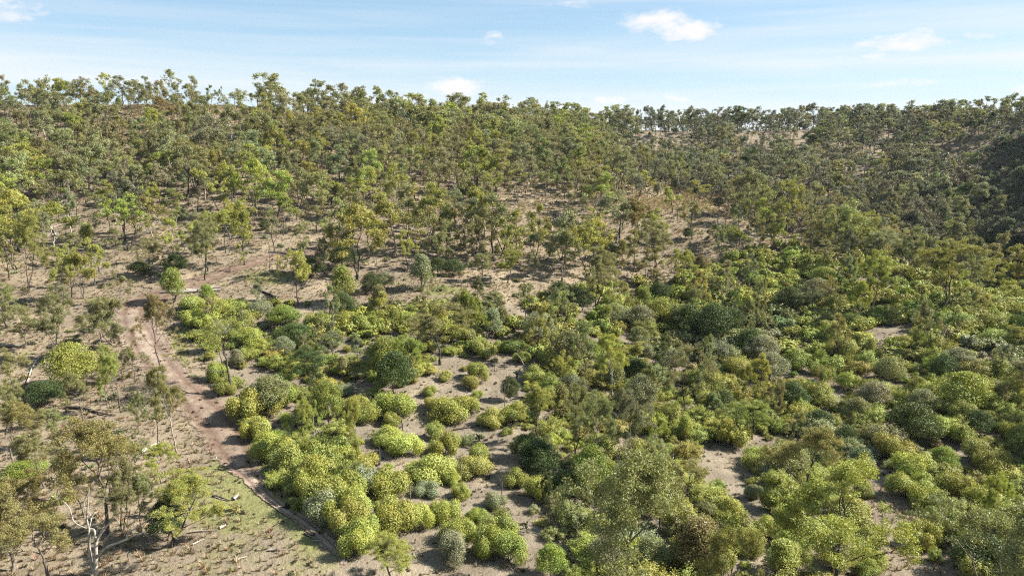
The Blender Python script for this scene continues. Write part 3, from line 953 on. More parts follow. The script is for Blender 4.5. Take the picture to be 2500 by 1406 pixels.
def covers(x, y, z, heights, polys):
    """would a plant of these heights stand in front of one of the clearings"""
    r = np.zeros(len(x), bool)
    for h_ in heights:
        uu, vv, _ = project(x, y, z + h_)
        for q_ in polys:
            r |= inpoly(uu, vv, OPEN[q_])
    return r


cov1 = covers(x, y, z, (2.5, 5.0, 7.5), (4, 5, 6, 7))
cov2 = covers(x, y, z, (3.0, 6.0, 9.0), (3, 8, 10, 11, 12))
TR = []
for i in range(len(x)):
    far = y[i] > 235 and u[i] > 1400
    if opn[i]:
        if rng.random() > 0.004:
            continue
        r = 7.0
    elif scr[i]:
        if rng.random() > 0.9:
            continue
        r = 3.3 + 5.0 * patch[i]
    elif v[i] > 735 and u[i] < 440:
        if rng.random() > 0.16:
            continue
        r = 6.0
    elif far or (y[i] > 260 and u[i] > 850):
        r = 4.0 + 2.0 * patch[i]
    else:
        if patch[i] > .72 and rng.random() < (.2 if v[i] > 400 else .6):
            continue
        r = 3.9 + 3.6 * patch[i] ** 1.5 if v[i] > 400 else 4.6 + 4.0 * patch[i] ** 1.5
    if tg.near(x[i], y[i], r):
        continue
    if cov1[i] or (cov2[i] and rng.random() < .88):
        continue
    if scr[i] and u[i] > 1880 and v[i] < 870 and rng.random() > .10:
        continue
    if u[i] < 730 and y[i] > 268 and rng.random() > .05:
        continue
    tg.add(x[i], y[i], r * .9)
    k = 'gum'
    q = rng.random()
    if scr[i]:
        k = 'bushy' if q < .13 else ('slender' if q < .36 else 'gum')
        tk = pick(['d', 'o', 'g', 'y', 'l', 'b'], [.16, .28, .14, .33, .08, .01], x[i], y[i])
        h = rng.uniform(5.0, 10.5) if k == 'gum' else rng.uniform(2.8, 6.0)
    else:
        k = 'bushy' if q < .045 else ('slender' if q < .075 else 'gum')
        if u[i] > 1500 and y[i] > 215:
            tk = rng.choice(['f', 'g', 'o', 'd'], p=[.62, .20, .12, .06])  # mostly f, the tint with haze and weak light painted in
        elif y[i] > 200:
            tk = rng.choice(['o', 'y', 'g', 'b'], p=[.60, .20, .18, .02])
        else:
            tk = rng.choice(['o', 'y', 'g', 'b'], p=[.42, .40, .14, .04])
        if k == 'bushy':
            tk = 'd'
        h = rng.uniform(8.0, 15.5) if k == 'gum' else rng.uniform(3.0, 6.0)
        if rng.random() < .12:
            h *= .62
    if scr[i] and v[i] > 1330 and rng.random() < .6:
        continue
    if scr[i] and v[i] > 1150:
        h = min(h, rng.uniform(3.0, 5.0) if v[i] > 1320 else rng.uniform(4.5, 7.5))
    wd = h * ((rng.uniform(.36, .60) if scr[i] else rng.uniform(.52, .80)) if k == 'gum' else (rng.uniform(.8, 1.05) if k == 'bushy' else rng.uniform(.42, .58)))
    TR.append(dict(x=x[i], y=y[i], z=z[i], u=u[i], v=v[i], d=d[i], k=k, tk=str(tk), h=h, w=wd))
for t in TR:
    t['vt'] = float(project(t['x'], t['y'], t['z'] + t['h'])[1])
    t['px'] = (F * t['w'] / t['d']) * (t['v'] - t['vt'])
    inside = (20 < t['u'] < 2480) and (t['vt'] < 1380) and (t['vt'] > 150)
    t['score'] = t['px'] if inside else 0
quota = {'gum': 300, 'bushy': 300, 'slender': 300}
for q in THINGS:
    if q['kind'] in quota:
        quota[q['kind']] -= 1
TR.sort(key=lambda t: -t['score'])
REST = []
for t in TR:
    k = t['k']
    bk = rng.choice(['k', 'm', 'p'], p=[.42, .38, .20])
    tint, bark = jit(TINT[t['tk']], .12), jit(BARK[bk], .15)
    if k == 'gum':
        L_ = GUM_HI if t['d'] < 110 else (GUM_MID if t['d'] < 300 else GUM_FAR)
    else:
        L_ = BUSHY if k == 'bushy' else CONIC
    vi = int(rng.integers(0, len(L_)))
    rz = rng.uniform(0, 6.28)
    if quota[k] > 0 and t['score'] > 0:
        quota[k] -= 1
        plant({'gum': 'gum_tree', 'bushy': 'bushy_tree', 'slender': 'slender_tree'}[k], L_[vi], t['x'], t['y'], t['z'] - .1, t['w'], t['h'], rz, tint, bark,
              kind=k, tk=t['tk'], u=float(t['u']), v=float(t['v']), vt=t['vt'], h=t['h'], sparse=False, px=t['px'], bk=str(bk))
    else:
        t.update(tint=tint, bark=bark, rz=rz)
        REST.append(t)


def stuff(name, variants, pts, label, cat):
    """pts: rows (x,y,z,rz,w,h,variant,tint,bark) -> ONE object that instances the variants"""
    lib = bpy.data.collections.new(name + '_shapes')
    for i, v in enumerate(variants):
        lib.objects.link(bpy.data.objects.new('%s_shape_%02d' % (name, i), joined(v)))
    me_ = bpy.data.meshes.new(name)
    n = len(pts)
    me_.vertices.add(n)
    me_.vertices.foreach_set('co', np.array([p[:3] for p in pts], np.float32).ravel())
    A = me_.attributes
    A.new('rz', 'FLOAT', 'POINT').data.foreach_set('value', np.array([p[3] for p in pts], np.float32))
    sc = np.array([(p[4] / variants[p[6]]['w'], p[4] / variants[p[6]]['w'], p[5] / variants[p[6]]['h']) for p in pts], np.float32)
    A.new('scl', 'FLOAT_VECTOR', 'POINT').data.foreach_set('vector', sc.ravel())
    A.new('idx', 'INT', 'POINT').data.foreach_set('value', np.array([p[6] for p in pts], np.int32))
    A.new('tint', 'FLOAT_VECTOR', 'POINT').data.foreach_set('vector', np.array([p[7] for p in pts], np.float32).ravel())
    A.new('bark', 'FLOAT_VECTOR', 'POINT').data.foreach_set('vector', np.array([p[8] for p in pts], np.float32).ravel())
    o = bpy.data.objects.new(name, me_)
    ng = bpy.data.node_groups.new(name, 'GeometryNodeTree')
    ng.interface.new_socket('Geometry', in_out='INPUT', socket_type='NodeSocketGeometry')
    ng.interface.new_socket('Geometry', in_out='OUTPUT', socket_type='NodeSocketGeometry')
    N = ng.nodes
    gi, go = N.new('NodeGroupInput'), N.new('NodeGroupOutput')
    ci = N.new('GeometryNodeCollectionInfo')
    ci.inputs[0].default_value = lib
    ci.inputs[1].default_value = True
    ci.inputs[2].default_value = True
    ip = N.new('GeometryNodeInstanceOnPoints')

    def na(nm, typ):
        k = N.new('GeometryNodeInputNamedAttribute')
        k.data_type = typ
        k.inputs[0].default_value = nm
        return k.outputs[0]
    cx = N.new('ShaderNodeCombineXYZ')
    lk = ng.links.new
    lk(na('rz', 'FLOAT'), cx.inputs[2])
    lk(gi.outputs[0], ip.inputs['Points'])
    lk(ci.outputs[0], ip.inputs['Instance'])
    ip.inputs['Pick Instance'].default_value = True
    lk(na('idx', 'INT'), ip.inputs['Instance Index'])
    lk(cx.outputs[0], ip.inputs['Rotation'])
    lk(na('scl', 'FLOAT_VECTOR'), ip.inputs['Scale'])
    lk(ip.outputs[0], go.inputs[0])
    o.modifiers.new('scatter', 'NODES').node_group = ng
    o['kind'] = 'stuff'
    o['label'] = label
    o['category'] = cat
    col.objects.link(o)
    return o


fv = GUM_FAR + BUSHY + CONIC + GUM_MID
pts = []
for t in REST:
    if t['k'] == 'gum':
        vi = int(rng.integers(0, len(GUM_FAR))) if t['d'] > 280 else len(GUM_FAR) + 7 + int(rng.integers(0, len(GUM_MID)))
    elif t['k'] == 'bushy':
        vi = len(GUM_FAR) + int(rng.integers(0, 4))
    else:
        vi = len(GUM_FAR) + 4 + int(rng.integers(0, 3))
    pts.append((t['x'], t['y'], t['z'] - .1, t['rz'], t['w'], t['h'], vi, t['tint'], t['bark']))
stuff('distant_woodland', fv, pts, 'olive and grey green woodland covering the far slopes and ridge tops', 'woodland')

# shrubs of the thicket
sg = Grid(3.0)
for p in placed_s:
    sg.add(p[0], p[1], min(p[2], 1.4))
for p in placed_t:
    sg.add(p[0], p[1], 0.5)
SPARSE = [OPEN[4], OPEN[5], OPEN[6], OPEN[7]]
x, y, z, u, v, d, opn, scr, patch = candidates(90000, 46, 250, 12, 2)
sparse = np.zeros(len(x), bool)
for p in SPARSE:
    sparse |= inpoly(u, v, p)
cov1 = covers(x, y, z, (1.4,), (4, 5, 6, 7))
gap = 0.5 + 0.5 * np.sin(x / 4.3 + 2.2 * np.sin(y / 6.1 + 1)) * np.sin(y / 5.7 + 2.0 * np.sin(x / 7.3))
valley = (y > 190) & (x > 0.42 * y) & (z < CAM_H - 24)
SR = []
for i in range(len(x)):
    if not (scr[i] or valley[i]):
        continue
    if sparse[i]:
        if rng.random() > .02:
            continue
        r = 2.6
    else:
        r = (1.35 if u[i] > 1330 or v[i] < 1000 else 1.7) + 1.3 * patch[i] ** 2
    if sg.near(x[i], y[i], r):
        continue
    sg.add(x[i], y[i], r)
    big_ = 1.1 if u[i] > 1380 else 1.0
    if not sparse[i] and gap[i] > (.82 if u[i] > 1330 else .72) and rng.random() < .8:
        continue
    wd = (0.9 + 2.6 * rng.random() ** 1.5) * big_ if not sparse[i] else rng.uniform(.8, 2.0)
    h = wd * rng.uniform(.45, .85 if big_ == 1 else 1.05)
    if valley[i] and not scr[i]:
        tk_force = 'o' if rng.random() < .6 else 'd'  # valley shade put into the leaf colour as darker tints
    else:
        tk_force = None
    if not sparse[i] and cov1[i] and rng.random() > .25:
        continue
    tk = str(pick(['w', 'g', 'o', 's', 'y', 'l'], [.02, .07, .16, .50, .20, .05] if 950 < u[i] < 1900 else ([.02, .04, .06, .55, .28, .05] if u[i] < 950 or v[i] < 870 else [.01, .05, .13, .57, .20, .04]), x[i], y[i]))
    tk = tk_force or tk
    vt = float(project(x[i], y[i], z[i] + h)[1])
    px = (F * wd / d[i]) * (v[i] - vt)
    ins = 15 < u[i] < 2485 and 20 < vt < 1385
    SR.append(dict(x=x[i], y=y[i], z=z[i], u=float(u[i]), v=float(v[i]), vt=vt, w=wd, h=h, tk=tk, sp=bool(sparse[i]), px=px, score=px * (1.6 if sparse[i] else 1) if ins else 0))
SR.sort(key=lambda t: -t['score'])
left = 300 - sum(1 for q in THINGS if q['kind'] == 'shrub')
pts = []
sv = RAGGED + SHRUB_F
for t in SR:
    tint, bark = jit(TINT[t['tk']], .13), jit(BARK['m'], .1)
    rz = rng.uniform(0, 6.28)
    if left > 0 and t['score'] > 0:
        left -= 1
        plant('shrub', (SHRUB if t['sp'] else RAGGED)[int(rng.integers(0, 8))], t['x'], t['y'], t['z'] - .05, t['w'], t['h'], rz, tint, bark, kind='shrub', tk=t['tk'], u=t['u'], v=t['v'], vt=t['vt'], h=t['h'], sparse=False, px=t['px'], bk='m')
    else:
        vi = int(rng.integers(0, 8)) if t['y'] < 115 else 8 + int(rng.integers(0, 5))
        pts.append((t['x'], t['y'], t['z'] - .05, rz, t['w'], t['h'], vi, tint, bark))
stuff('scrub_thicket', sv, pts, 'dense yellow green scrub thicket filling the gully and spur', 'scrub')

# low understorey on the hillsides
x, y, z, u, v, d, opn, scr, patch = candidates(26000, 60, 420, 12, 3)
lg = Grid(3.0)
pts = []
for i in range(len(x)):
    if scr[i] and y[i] < 190:
        continue
    if opn[i] and rng.random() > .08:
        continue
    r = 2.2 + 3.5 * patch[i]
    if lg.near(x[i], y[i], r):
        continue
    lg.add(x[i], y[i], r)
    wd = rng.uniform(.6, 2.2)
    tk = str(rng.choice(['o', 'g', 'b', 'd'], p=[.48, .30, .10, .12]))
    c = jit(TINT[tk], .15)
    if tk == 'b':
        c = tuple(a * .62 for a in c)
    pts.append((x[i], y[i], z[i] - .03, rng.uniform(0, 6.28), wd, wd * rng.uniform(.3, .6), int(rng.integers(0, 4)), c, jit(BARK['m'], .1)))
stuff('low_understorey', LOW, pts, 'low brown and olive undergrowth between the hillside trees', 'undergrowth')


# grass tussocks
def tuft(seed, n=16, h=.42):
    q = np.random.default_rng(seed)
    V, Q = [], []
    for i in range(n):
        th, ln = q.uniform(0, 6.28), q.uniform(.15, .8)
        d_ = np.array([math.cos(th) * ln, math.sin(th) * ln, 1.0]) * h * q.uniform(.6, 1.1)
        s_ = np.array([-math.sin(th), math.cos(th), 0]) * .022
        b_ = np.array([math.cos(th), math.sin(th), 0]) * .07 * q.random()
        o_ = len(V)
        V += [b_ - s_, b_ + s_, b_ + d_ + s_ * .3, b_ + d_ - s_ * .3]
        Q.append([o_, o_ + 1, o_ + 2, o_ + 3])
    return dict(trunk=[(np.array([[0, 0, -.05], [0, 0, .02]]), np.array([.01, .01]))], limbs=[], V=np.array(V), Q=np.array(Q), var=q.random(n))


TUFT = [pack('tuft_%02d' % i, tuft(700 + i), M_GRASS) for i in range(5)]
STRAW = [(.26, .205, .135), (.24, .18, .118), (.21, .155, .10), (.18, .16, .08), (.29, .235, .16)]
x, y, z, u, v, d, opn, scr, patch = candidates(170000, 46, 330, 6, 4)
pad = inpoly(u, v, OPEN[1])
br = inpoly(u, v, OPEN[6])
gb = blobs(u, v, [(600, 1160, 60, 55, 1), (585, 1235, 80, 45, 1), (660, 1235, 55, 35, .9), (560, 1090, 40, 40, .8), (500, 1000, 50, 50, .8), (350, 830, 30, 60, 1)])
pts = []
tdx, tdy = tl[::3, 0], tl[::3, 1]
for i in range(len(x)):
    if scr[i] and not br[i] and rng.random() > .25:
        continue
    if rng.random() < gb[i] * .92:
        continue
    if ((tdx - x[i]) ** 2 + (tdy - y[i]) ** 2).min() < 4.5:
        continue
    k = STRAW[int(rng.integers(0, 5))] if not (scr[i] and not br[i]) else (.26, .22, .15)
    if y[i] > 130 and rng.random() > (.95 if opn[i] else .6):
        continue
    wd = rng.uniform(.22, .6) * (1.2 if (pad[i] or br[i]) else 1) * max(1.0, y[i] / 130.0)
    pts.append((x[i], y[i], z[i], rng.uniform(0, 6.28), wd, wd * rng.uniform(.45, .85), int(rng.integers(0, 5)), jit(k, .14), (.2, .15, .1)))
stuff('dry_grass', TUFT, pts, 'straw coloured tussocks of dry grass over the open paddock and clearings', 'grass')
# small dark weeds dotting bare ground
x, y, z, u, v, d, opn, scr, patch = candidates(20000, 46, 190, 6, 6)
pts = []
for i in range(len(x)):
    if rng.random() > (.40 if (scr[i] or opn[i]) else .2):
        continue
    wd = rng.uniform(.18, .55)
    c = jit(((.07, .055, .035), (.055, .06, .03), (.10, .085, .05))[int(rng.integers(0, 3))], .2)
    pts.append((x[i], y[i], z[i] - .02, rng.uniform(0, 6.28), wd, wd * rng.uniform(.35, .7), int(rng.integers(0, 4)), c, (.1, .08, .06)))
stuff('ground_weeds', LOW, pts, 'small dark weeds and litter dotted over the bare stony ground', 'weeds')


# ------------------------------------------------------------------ dead trees, snags, logs
def tag(o, label, cat, group=None):
    o['label'] = label
    o['category'] = cat
    if group:
        o['group'] = group


def line_thing(name, lines, bark, label, cat, group=None, sides=7, loc=None):
    """one woody mesh with its own base as origin"""
    V, Q = tubes(lines, sides)
    org = np.array(loc if loc is not None else V.mean(0))
    o = bpy.data.objects.new(name, mesh_np(name, V - org, Q, M_BARK, smooth=True))
    o.location = org
    o['bark'] = bark
    tag(o, label, cat, group)
    col.objects.link(o)
    return o


def wpt(u, v, y):
    a, fy, fz = ray(u, v)
    t = y / fy
    return np.array([t * a, y, CAM_H + t * fz])


# the big bare tree in the left foreground, limb by limb
bx, by, bz = ground_at(234, 1402)
ZB = [[(1060, 1425), (1060, 1200), (1060, 1050), (1075, 1000), (1110, 940), (1180, 850), (1270, 770)],
      [(1045, 1400), (1010, 1250), (985, 1050), (985, 880), (960, 780), (975, 600), (985, 430)],
      [(1070, 1200), (1150, 1110), (1240, 1060), (1400, 1000), (1500, 950), (1620, 915)],
      [(1400, 1000), (1420, 920), (1500, 880), (1600, 810), (1780, 670)],
      [(1060, 1060), (1050, 940), (1040, 890), (970, 880), (890, 850), (810, 790), (770, 650), (700, 580)],
      [(970, 880), (900, 920), (840, 930)],
      [(1062, 960), (1090, 860), (1140, 815), (1200, 680)],
      [(990, 860), (1010, 780), (1060, 650), (1140, 560), (1205, 440)],
      [(1010, 800), (1000, 720), (940, 650), (930, 560)],
      [(1060, 1080), (1150, 1010), (1260, 900), (1360, 860)]]
RB = [.19, .14, .12, .085, .10, .05, .055, .065, .05, .065]
dt = bpy.data.objects.new('dead_tree', None)
dt.location = (bx, by, bz)
col.objects.link(dt)
trunk_o = None
for i, pl in enumerate(ZB):
    dy = [0, .4, -.8, -1.2, .9, 1.2, -.6, .7, 1.1, -.4][i]
    n = len(pl)
    pts_ = np.array([wpt(px_ / 4.536, 1096 + py_ / 4.536, by + dy * k / (n - 1)) for k, (px_, py_) in enumerate(pl)]) - np.array([bx, by, bz])
    if i == 0:
        pts_[0, 2] = -.3
    fine_ = resample(np.hstack([pts_, np.linspace(1, .3, n)[:, None] * RB[i]]), .25)
    Vv, Qq = tubes([(fine_[:, :3], fine_[:, 3])], 7)
    o = bpy.data.objects.new('trunk' if i == 0 else 'limb', mesh_np('trunk' if i == 0 else 'limb', Vv, Qq, M_BARK, smooth=True))
    o['bark'] = (.27, .25, .22)
    o.parent = dt if i == 0 else trunk_o
    if i == 0:
        trunk_o = o
    col.objects.link(o)
tag(dt, 'large bare pale-limbed dead tree standing in the left foreground', 'dead tree', 'dead trees')

DEADS = [  # u, base, top, width, bark, label
    (1231, 1016, 905, 60, 'm', 'forked bare dead tree standing in the middle of the stony clearing'),
    (1408, 1340, 1242, 46, 'p', 'pale twin-stemmed dead tree above the grey scrub, bottom centre'),
    (115, 545, 455, 46, 'm', 'leftmost bare leaning stem of the dead clump on the left hillside'),
    (142, 540, 448, 44, 'p', 'pale bare stem in the dead clump on the left hillside'),
    (165, 532, 440, 44, 'm', 'tall bare brown stem in the dead clump on the left hillside'),
    (188, 540, 450, 40, 'm', 'rightmost bare stem of the dead clump on the left hillside'),
    (660, 682, 575, 36, 'm', 'slim dead tree just above the end of the dark fallen log'),
    (676, 679, 590, 28, 'k', 'thin dark dead tree right beside a paler dead one above the track'),
    (1173, 556, 490, 24, 'p', 'pale bare dead tree at the left end of the mid-hill clearing'),
    (1711, 640, 575, 40, 'm', 'thin dead tree on the brown open face of the spur'),
    (1754, 553, 492, 46, 'm', 'bushy bare dead tree on the crest of the grassy spur'),
    (1576, 680, 620, 60, 'p', 'pale spreading dead tree in the dark gully head'),
    (2415, 1402, 1318, 56, 'p', 'small pale bare tree before the dark bush at bottom right'),
    (686, 292, 232, 20, 'm', 'thin bare dead stem on the left skyline beside a tall dense gum'),
    (895, 905, 840, 60, 'p', 'grey twiggy dead tree inside the green scrub left of centre'),
    (1950, 745, 660, 50, 'm', 'dark forked dead tree in scrub below the spur crest'),
    (2282, 640, 560, 40, 'p', 'pale dead gum on the far slope behind the big forked gum'),
    (1800, 470, 410, 30, 'w', 'white-limbed dead gum on the far slope above the gully')]
for i, (u, vb, vt, wp, bk, lab) in enumerate(DEADS):
    x, y, z = ground_at(u, vb)
    h = z_of_row(y, vt) - z
    wd = wp * float(project(x, y, z)[2]) / F
    e = plant('dead_tree', DEAD[i % 4], x, y, z - .05, wd, h, rng.uniform(0, 6.28), (.1, .1, .1), jit(BARK[bk], .1), kind='dead')
    tag(e, lab, 'dead tree', 'dead trees')

SNAGS = [(926, 1134, 1090, 'k', .13, 'short dark broken snag beside the scrub left of the stony clearing'), (985, 1061, 985, 'k', .06, 'thin leaning dead stem between two round shrubs in the clearing'),
         (1125, 1181, 1115, 'm', .06, 'thin bare pole rising through the shrubs below the clearing'), (1003, 1246, 1162, 'm', .06, 'tall thin pole of a dead sapling above the lower hedge of shrubs'),
         (1225, 1212, 1155, 'm', .06, 'bare thin pole among shrubs at lower centre'), (1333, 1167, 1133, 'w', .08, 'short white snag at the edge of the central thicket'), (1328, 1166, 1140, 'p', .06, 'grey snag beside the short white one'),
         (1688, 546, 508, 'k', .12, 'dark snag near the top of the spur clearing'), (1770, 561, 525, 'k', .10, 'lone dark snag at the right edge of the spur clearing'), (1877, 1336, 1286, 'm', .07, 'leaning bare pole beside a shaded shrub at lower right'),
         (2291, 852, 785, 'p', .2, 'thick pale leaning snag in the scrub below the big forked gum'), (806, 778, 757, 'k', .16, 'dark burnt stump in the bright scrub behind the dark log'), (2200, 905, 870, 'm', .12, 'weathered grey stump sticking out of the right-hand scrub'),
         (1207, 905, 872, 'm', .05, 'thin bare stick at the top of the stony clearing'), (1653, 540, 500, 'k', .09, 'slim dark snag left of the spur clearing snags'), (1283, 905, 860, 'p', .08, 'grey leaning pole at the right side of the clearing top')]
for i, (u, vb, vt, bk, r, lab) in enumerate(SNAGS):
    x, y, z = ground_at(u, vb)
    h = z_of_row(y, vt) - z
    ln = {985: -.16, 1877: .45, 2291: .3, 1283: -.5}.get(int(u), rng.normal() * .05)
    pts_ = np.array([[0, 0, -.2], [ln * h * .2 + .02, .02, h * .33], [ln * h * .55, .05, h * .7], [ln * h, 0, h]])
    lines = [(pts_, np.array([r * 1.25, r, r * .8, r * .45]))]
    if h > 2:
        for s in range(2):
            b0 = pts_[2] * (.8 + .1 * s)
            lines.append((np.array([b0, b0 + [(.25 - .5 * s) * h * .35, .1, h * .12], b0 + [(.3 - .6 * s) * h * .5, .15, h * .25]]), np.array([r * .4, r * .3, r * .12])))
    line_thing('snag', [(p + np.array([x, y, z]), q) for p, q in lines], jit(BARK[bk], .1), lab, 'snag', 'dead snags', 6, (x, y, z))

LOGS = [(398, 716, 540, 712, .30, 'w', 'long pale log lying on the bench below the red track'), (424, 711, 541, 705, .24, 'p', 'second pale log lying just behind the longest one below the track'), (634, 710, 686, 737, .22, 'k', 'dark straight log lying on the bench right of the pale logs'),
        (164, 997, 269, 1014, .20, 'k', 'dark log lying across the slope behind a slim gum at left'), (345, 1110, 386, 1084, .26, 'w', 'thick pale log end beside the orange gum in the left paddock'), (1108, 1052, 1178, 1037, .12, 'k', 'thin dark log lying in the stony clearing'),
        (1169, 996, 1191, 1005, .10, 'k', 'short dark log behind the clearing shrubs'), (0, 846, 64, 850, .22, 'p', 'pale log at the left picture edge beside fallen branches'), (60, 938, 99, 868, .12, 'w', 'thin pale fallen branch pointing downhill at the left edge'),
        (519, 1212, 563, 1224, .10, 'k', 'dark curved branch on the green grass by the yellow gum'), (571, 1222, 582, 1208, .14, 'w', 'short white log stub on the green grass'), (536, 1292, 551, 1284, .13, 'w', 'small white log on the dry grass'),
        (742, 1303, 790, 1323, .08, 'm', 'thin branch lying near the hedge of shrubs at bottom'), (763, 1322, 787, 1321, .08, 'p', 'pale stick lying level in front of the hedge of shrubs'), (656, 1344, 690, 1346, .08, 'p', 'pale stick on the dry grass at bottom'),
        (578, 1368, 602, 1360, .07, 'w', 'white stick on the dry grass near the bottom edge'), (461, 1301, 534, 1295, .09, 'p', 'pale crooked branch on the ground right of the bare tree'), (518, 1213, 552, 1222, .05, 'w', 'thin white stick crossing the dark curved branch'),
        (1713, 518, 1746, 531, .2, 'p', 'fallen pale log on the crest of the spur clearing'), (1335, 842, 1372, 884, .14, 'w', 'pale fallen branch arching through scrub above the clearing'), (470, 1330, 500, 1318, .07, 'w', 'bleached stick under the yellow foreground gum'),
        (118, 545, 140, 590, .16, 'w', 'bleached fallen limb below the dead clump on the left hillside'), (120, 560, 175, 545, .14, 'w', 'bleached branch lying under the dead clump'), (1918, 606, 1938, 596, .25, 'w', 'white fallen trunk at the foot of a spur gum'),
        (690, 641, 730, 630, .16, 'p', 'pale log along the upper edge of the red track'), (1112, 562, 1150, 556, .18, 'p', 'pale log in grass left of the mid-hill clearing'), (1925, 1345, 1945, 1338, .08, 'w', 'bleached stick on bare soil at lower right'), (790, 682, 830, 690, .2, 'p', 'pale log above the conical young tree')]
for i, (u1, v1, u2, v2, r, bk, lab) in enumerate(LOGS):
    a_, b_ = np.array(ground_at(u1, v1)), np.array(ground_at(u2, v2))
    n = 6
    t = np.linspace(0, 1, n)
    pts_ = a_[None] * (1 - t[:, None]) + b_[None] * t[:, None]
    L_ = np.linalg.norm(b_ - a_)
    side = np.cross((b_ - a_) / L_, [0, 0, 1])
    pts_ += side[None] * (np.sin(t * 5 + i) * L_ * .03)[:, None]
    pts_[:, 2] = hgt(pts_[:, 0], pts_[:, 1]) + r * .75 + .05
    lines = [(pts_, r * (1.1 - .6 * t))]
    for s in range(3 if L_ > 4 else 1):
        k = 2 + s
        b0 = pts_[min(k, n - 2)]
        sd = side * (1 if s % 2 else -1)
        lines.append((np.array([b0, b0 + sd * L_ * .07 + [0, 0, r * 1.2], b0 + sd * L_ * .13 + (b_ - a_) * .08 + [0, 0, r * .8]]), np.array([r * .45, r * .35, r * .15])))
    line_thing('fallen_log', lines, jit(BARK[bk], .08), lab, 'log', 'fallen logs and branches')

# prickly plants of the clearing
for (u, vb, hp, lab) in [(1170, 1076, 24, 'dark spiky cactus beside the lower log in the stony clearing'), (1172, 969, 18, 'small dark cactus above the forked dead tree in the clearing'), (1262, 922, 20, 'dark spiky cactus near the right edge of the clearing'), (1285, 1290, 26, 'dark spiky cactus beside grey scrub at lower centre')]:
    x, y, z = ground_at(u, vb)
    h = z_of_row(y, vb - hp) - z
    V, Q = [], []
    q = np.random.default_rng(int(u))
    o_ = 0
    pads = [(np.zeros(3), 0.0, h * .4)]
    for lv in range(2):
        for s in range(3):
            p0, th, ln = pads[0] if lv == 0 else pads[1 + s]
            pads.append((p0 + np.array([math.sin(th), 0, math.cos(th)]) * ln * .85, th + q.uniform(-.9, .9), ln * q.uniform(.6, .9)))
    for p0, th, ln in pads:
        ax = np.array([math.sin(th), q.uniform(-.3, .3), math.cos(th)])
        ax /= np.linalg.norm(ax)
        yw = q.uniform(0, 3.14)
        sd = np.cross(ax, [math.cos(yw), math.sin(yw), 0])
        sd /= np.linalg.norm(sd)
        nn = np.cross(ax, sd)
        ring = 8
        aa = np.arange(ring) * 2 * math.pi / ring
        base_ = p0 + ax * ln * .5
        prof = [(.0, .15), (-.35, 1.0), (.35, 1.0)]
        for off, k in [(-.06, .75), (0, 1.0), (.06, .75)]:
            V += [base_ + ax * math.cos(a) * ln * .5 * k + sd * math.sin(a) * ln * .36 * k + nn * off * ln for a in aa]
        for r_ in range(2):
            for k in range(ring):
                Q.append([o_ + r_ * ring + k, o_ + r_ * ring + (k + 1) % ring, o_ + (r_ + 1) * ring + (k + 1) % ring, o_ + (r_ + 1) * ring + k])
        for r_ in (0, 2):
            b_ = o_ + r_ * ring
            Q += [[b_, b_ + 1, b_ + 2, b_ + 3], [b_, b_ + 3, b_ + 4, b_ + 7], [b_ + 4, b_ + 5, b_ + 6, b_ + 7]]
        o_ += 3 * ring
    o = bpy.data.objects.new('cactus', mesh_np('cactus', np.array(V), np.array(Q), M_BARK, smooth=True))
    o.location = (x, y, z)
    o['bark'] = (.045, .060, .030)
    tag(o, lab, 'cactus', 'cacti of the stony clearing')
    col.objects.link(o)
# burnt stump on the grass
x, y, z = ground_at(703, 1240)
line_thing('burnt_stump', [(np.array([[x, y, z - .1], [x + .03, y, z + .25], [x - .04, y + .02, z + .5]]), np.array([.38, .30, .24])), (np.array([[x, y, z + .05], [x - .4, y - .1, z + .12], [x - .75, y - .2, z + .03]]), np.array([.2, .14, .06])),
                           (np.array([[x - .04, y + .02, z + .5], [x - .04, y + .02, z + .505]]), np.array([.24, .01]))], (.018, .016, .015), 'black burnt stump on the green grass beside the hedge of shrubs', 'stump', None, 9, (x, y, z))

# ------------------------------------------------------------------ air
hz = NT((lambda m: (setattr(m, 'use_nodes', True), m)[1])(bpy.data.materials.new('haze_air')).node_tree)
pv = hz.n('ShaderNodeVolumePrincipled')
pv.inputs['Color'].default_value = (0.80, 0.88, 1.0, 1)
pv.inputs['Density'].default_value = 0.00004
pv.inputs['Anisotropy'].default_value = 0.0
hz.put(hz.n('ShaderNodeOutputMaterial').inputs['Volume'], pv.outputs[0])
zlo, zhi = float(GZ.min()) - 1.0, float(GZ.max()) + 22.0
bx0, bx1, by0, by1 = -3300, 3300, -1800, 5000
HV = [(x_, y_, z_) for z_ in (zlo, zhi) for y_ in (by0, by1) for x_ in (bx0, bx1)]
hm = bpy.data.meshes.new('haze')
hm.from_pydata(HV, [], [(0, 2, 3, 1), (4, 5, 7, 6), (0, 1, 5, 4), (2, 6, 7, 3), (0, 4, 6, 2), (1, 3, 7, 5)])
hm.materials.append(bpy.data.materials['haze_air'])
haze = bpy.data.objects.new('haze', hm)
haze['kind'] = 'stuff'
tag(haze, 'thin pale blue haze in the air over the hills', 'haze')
col.objects.link(haze)

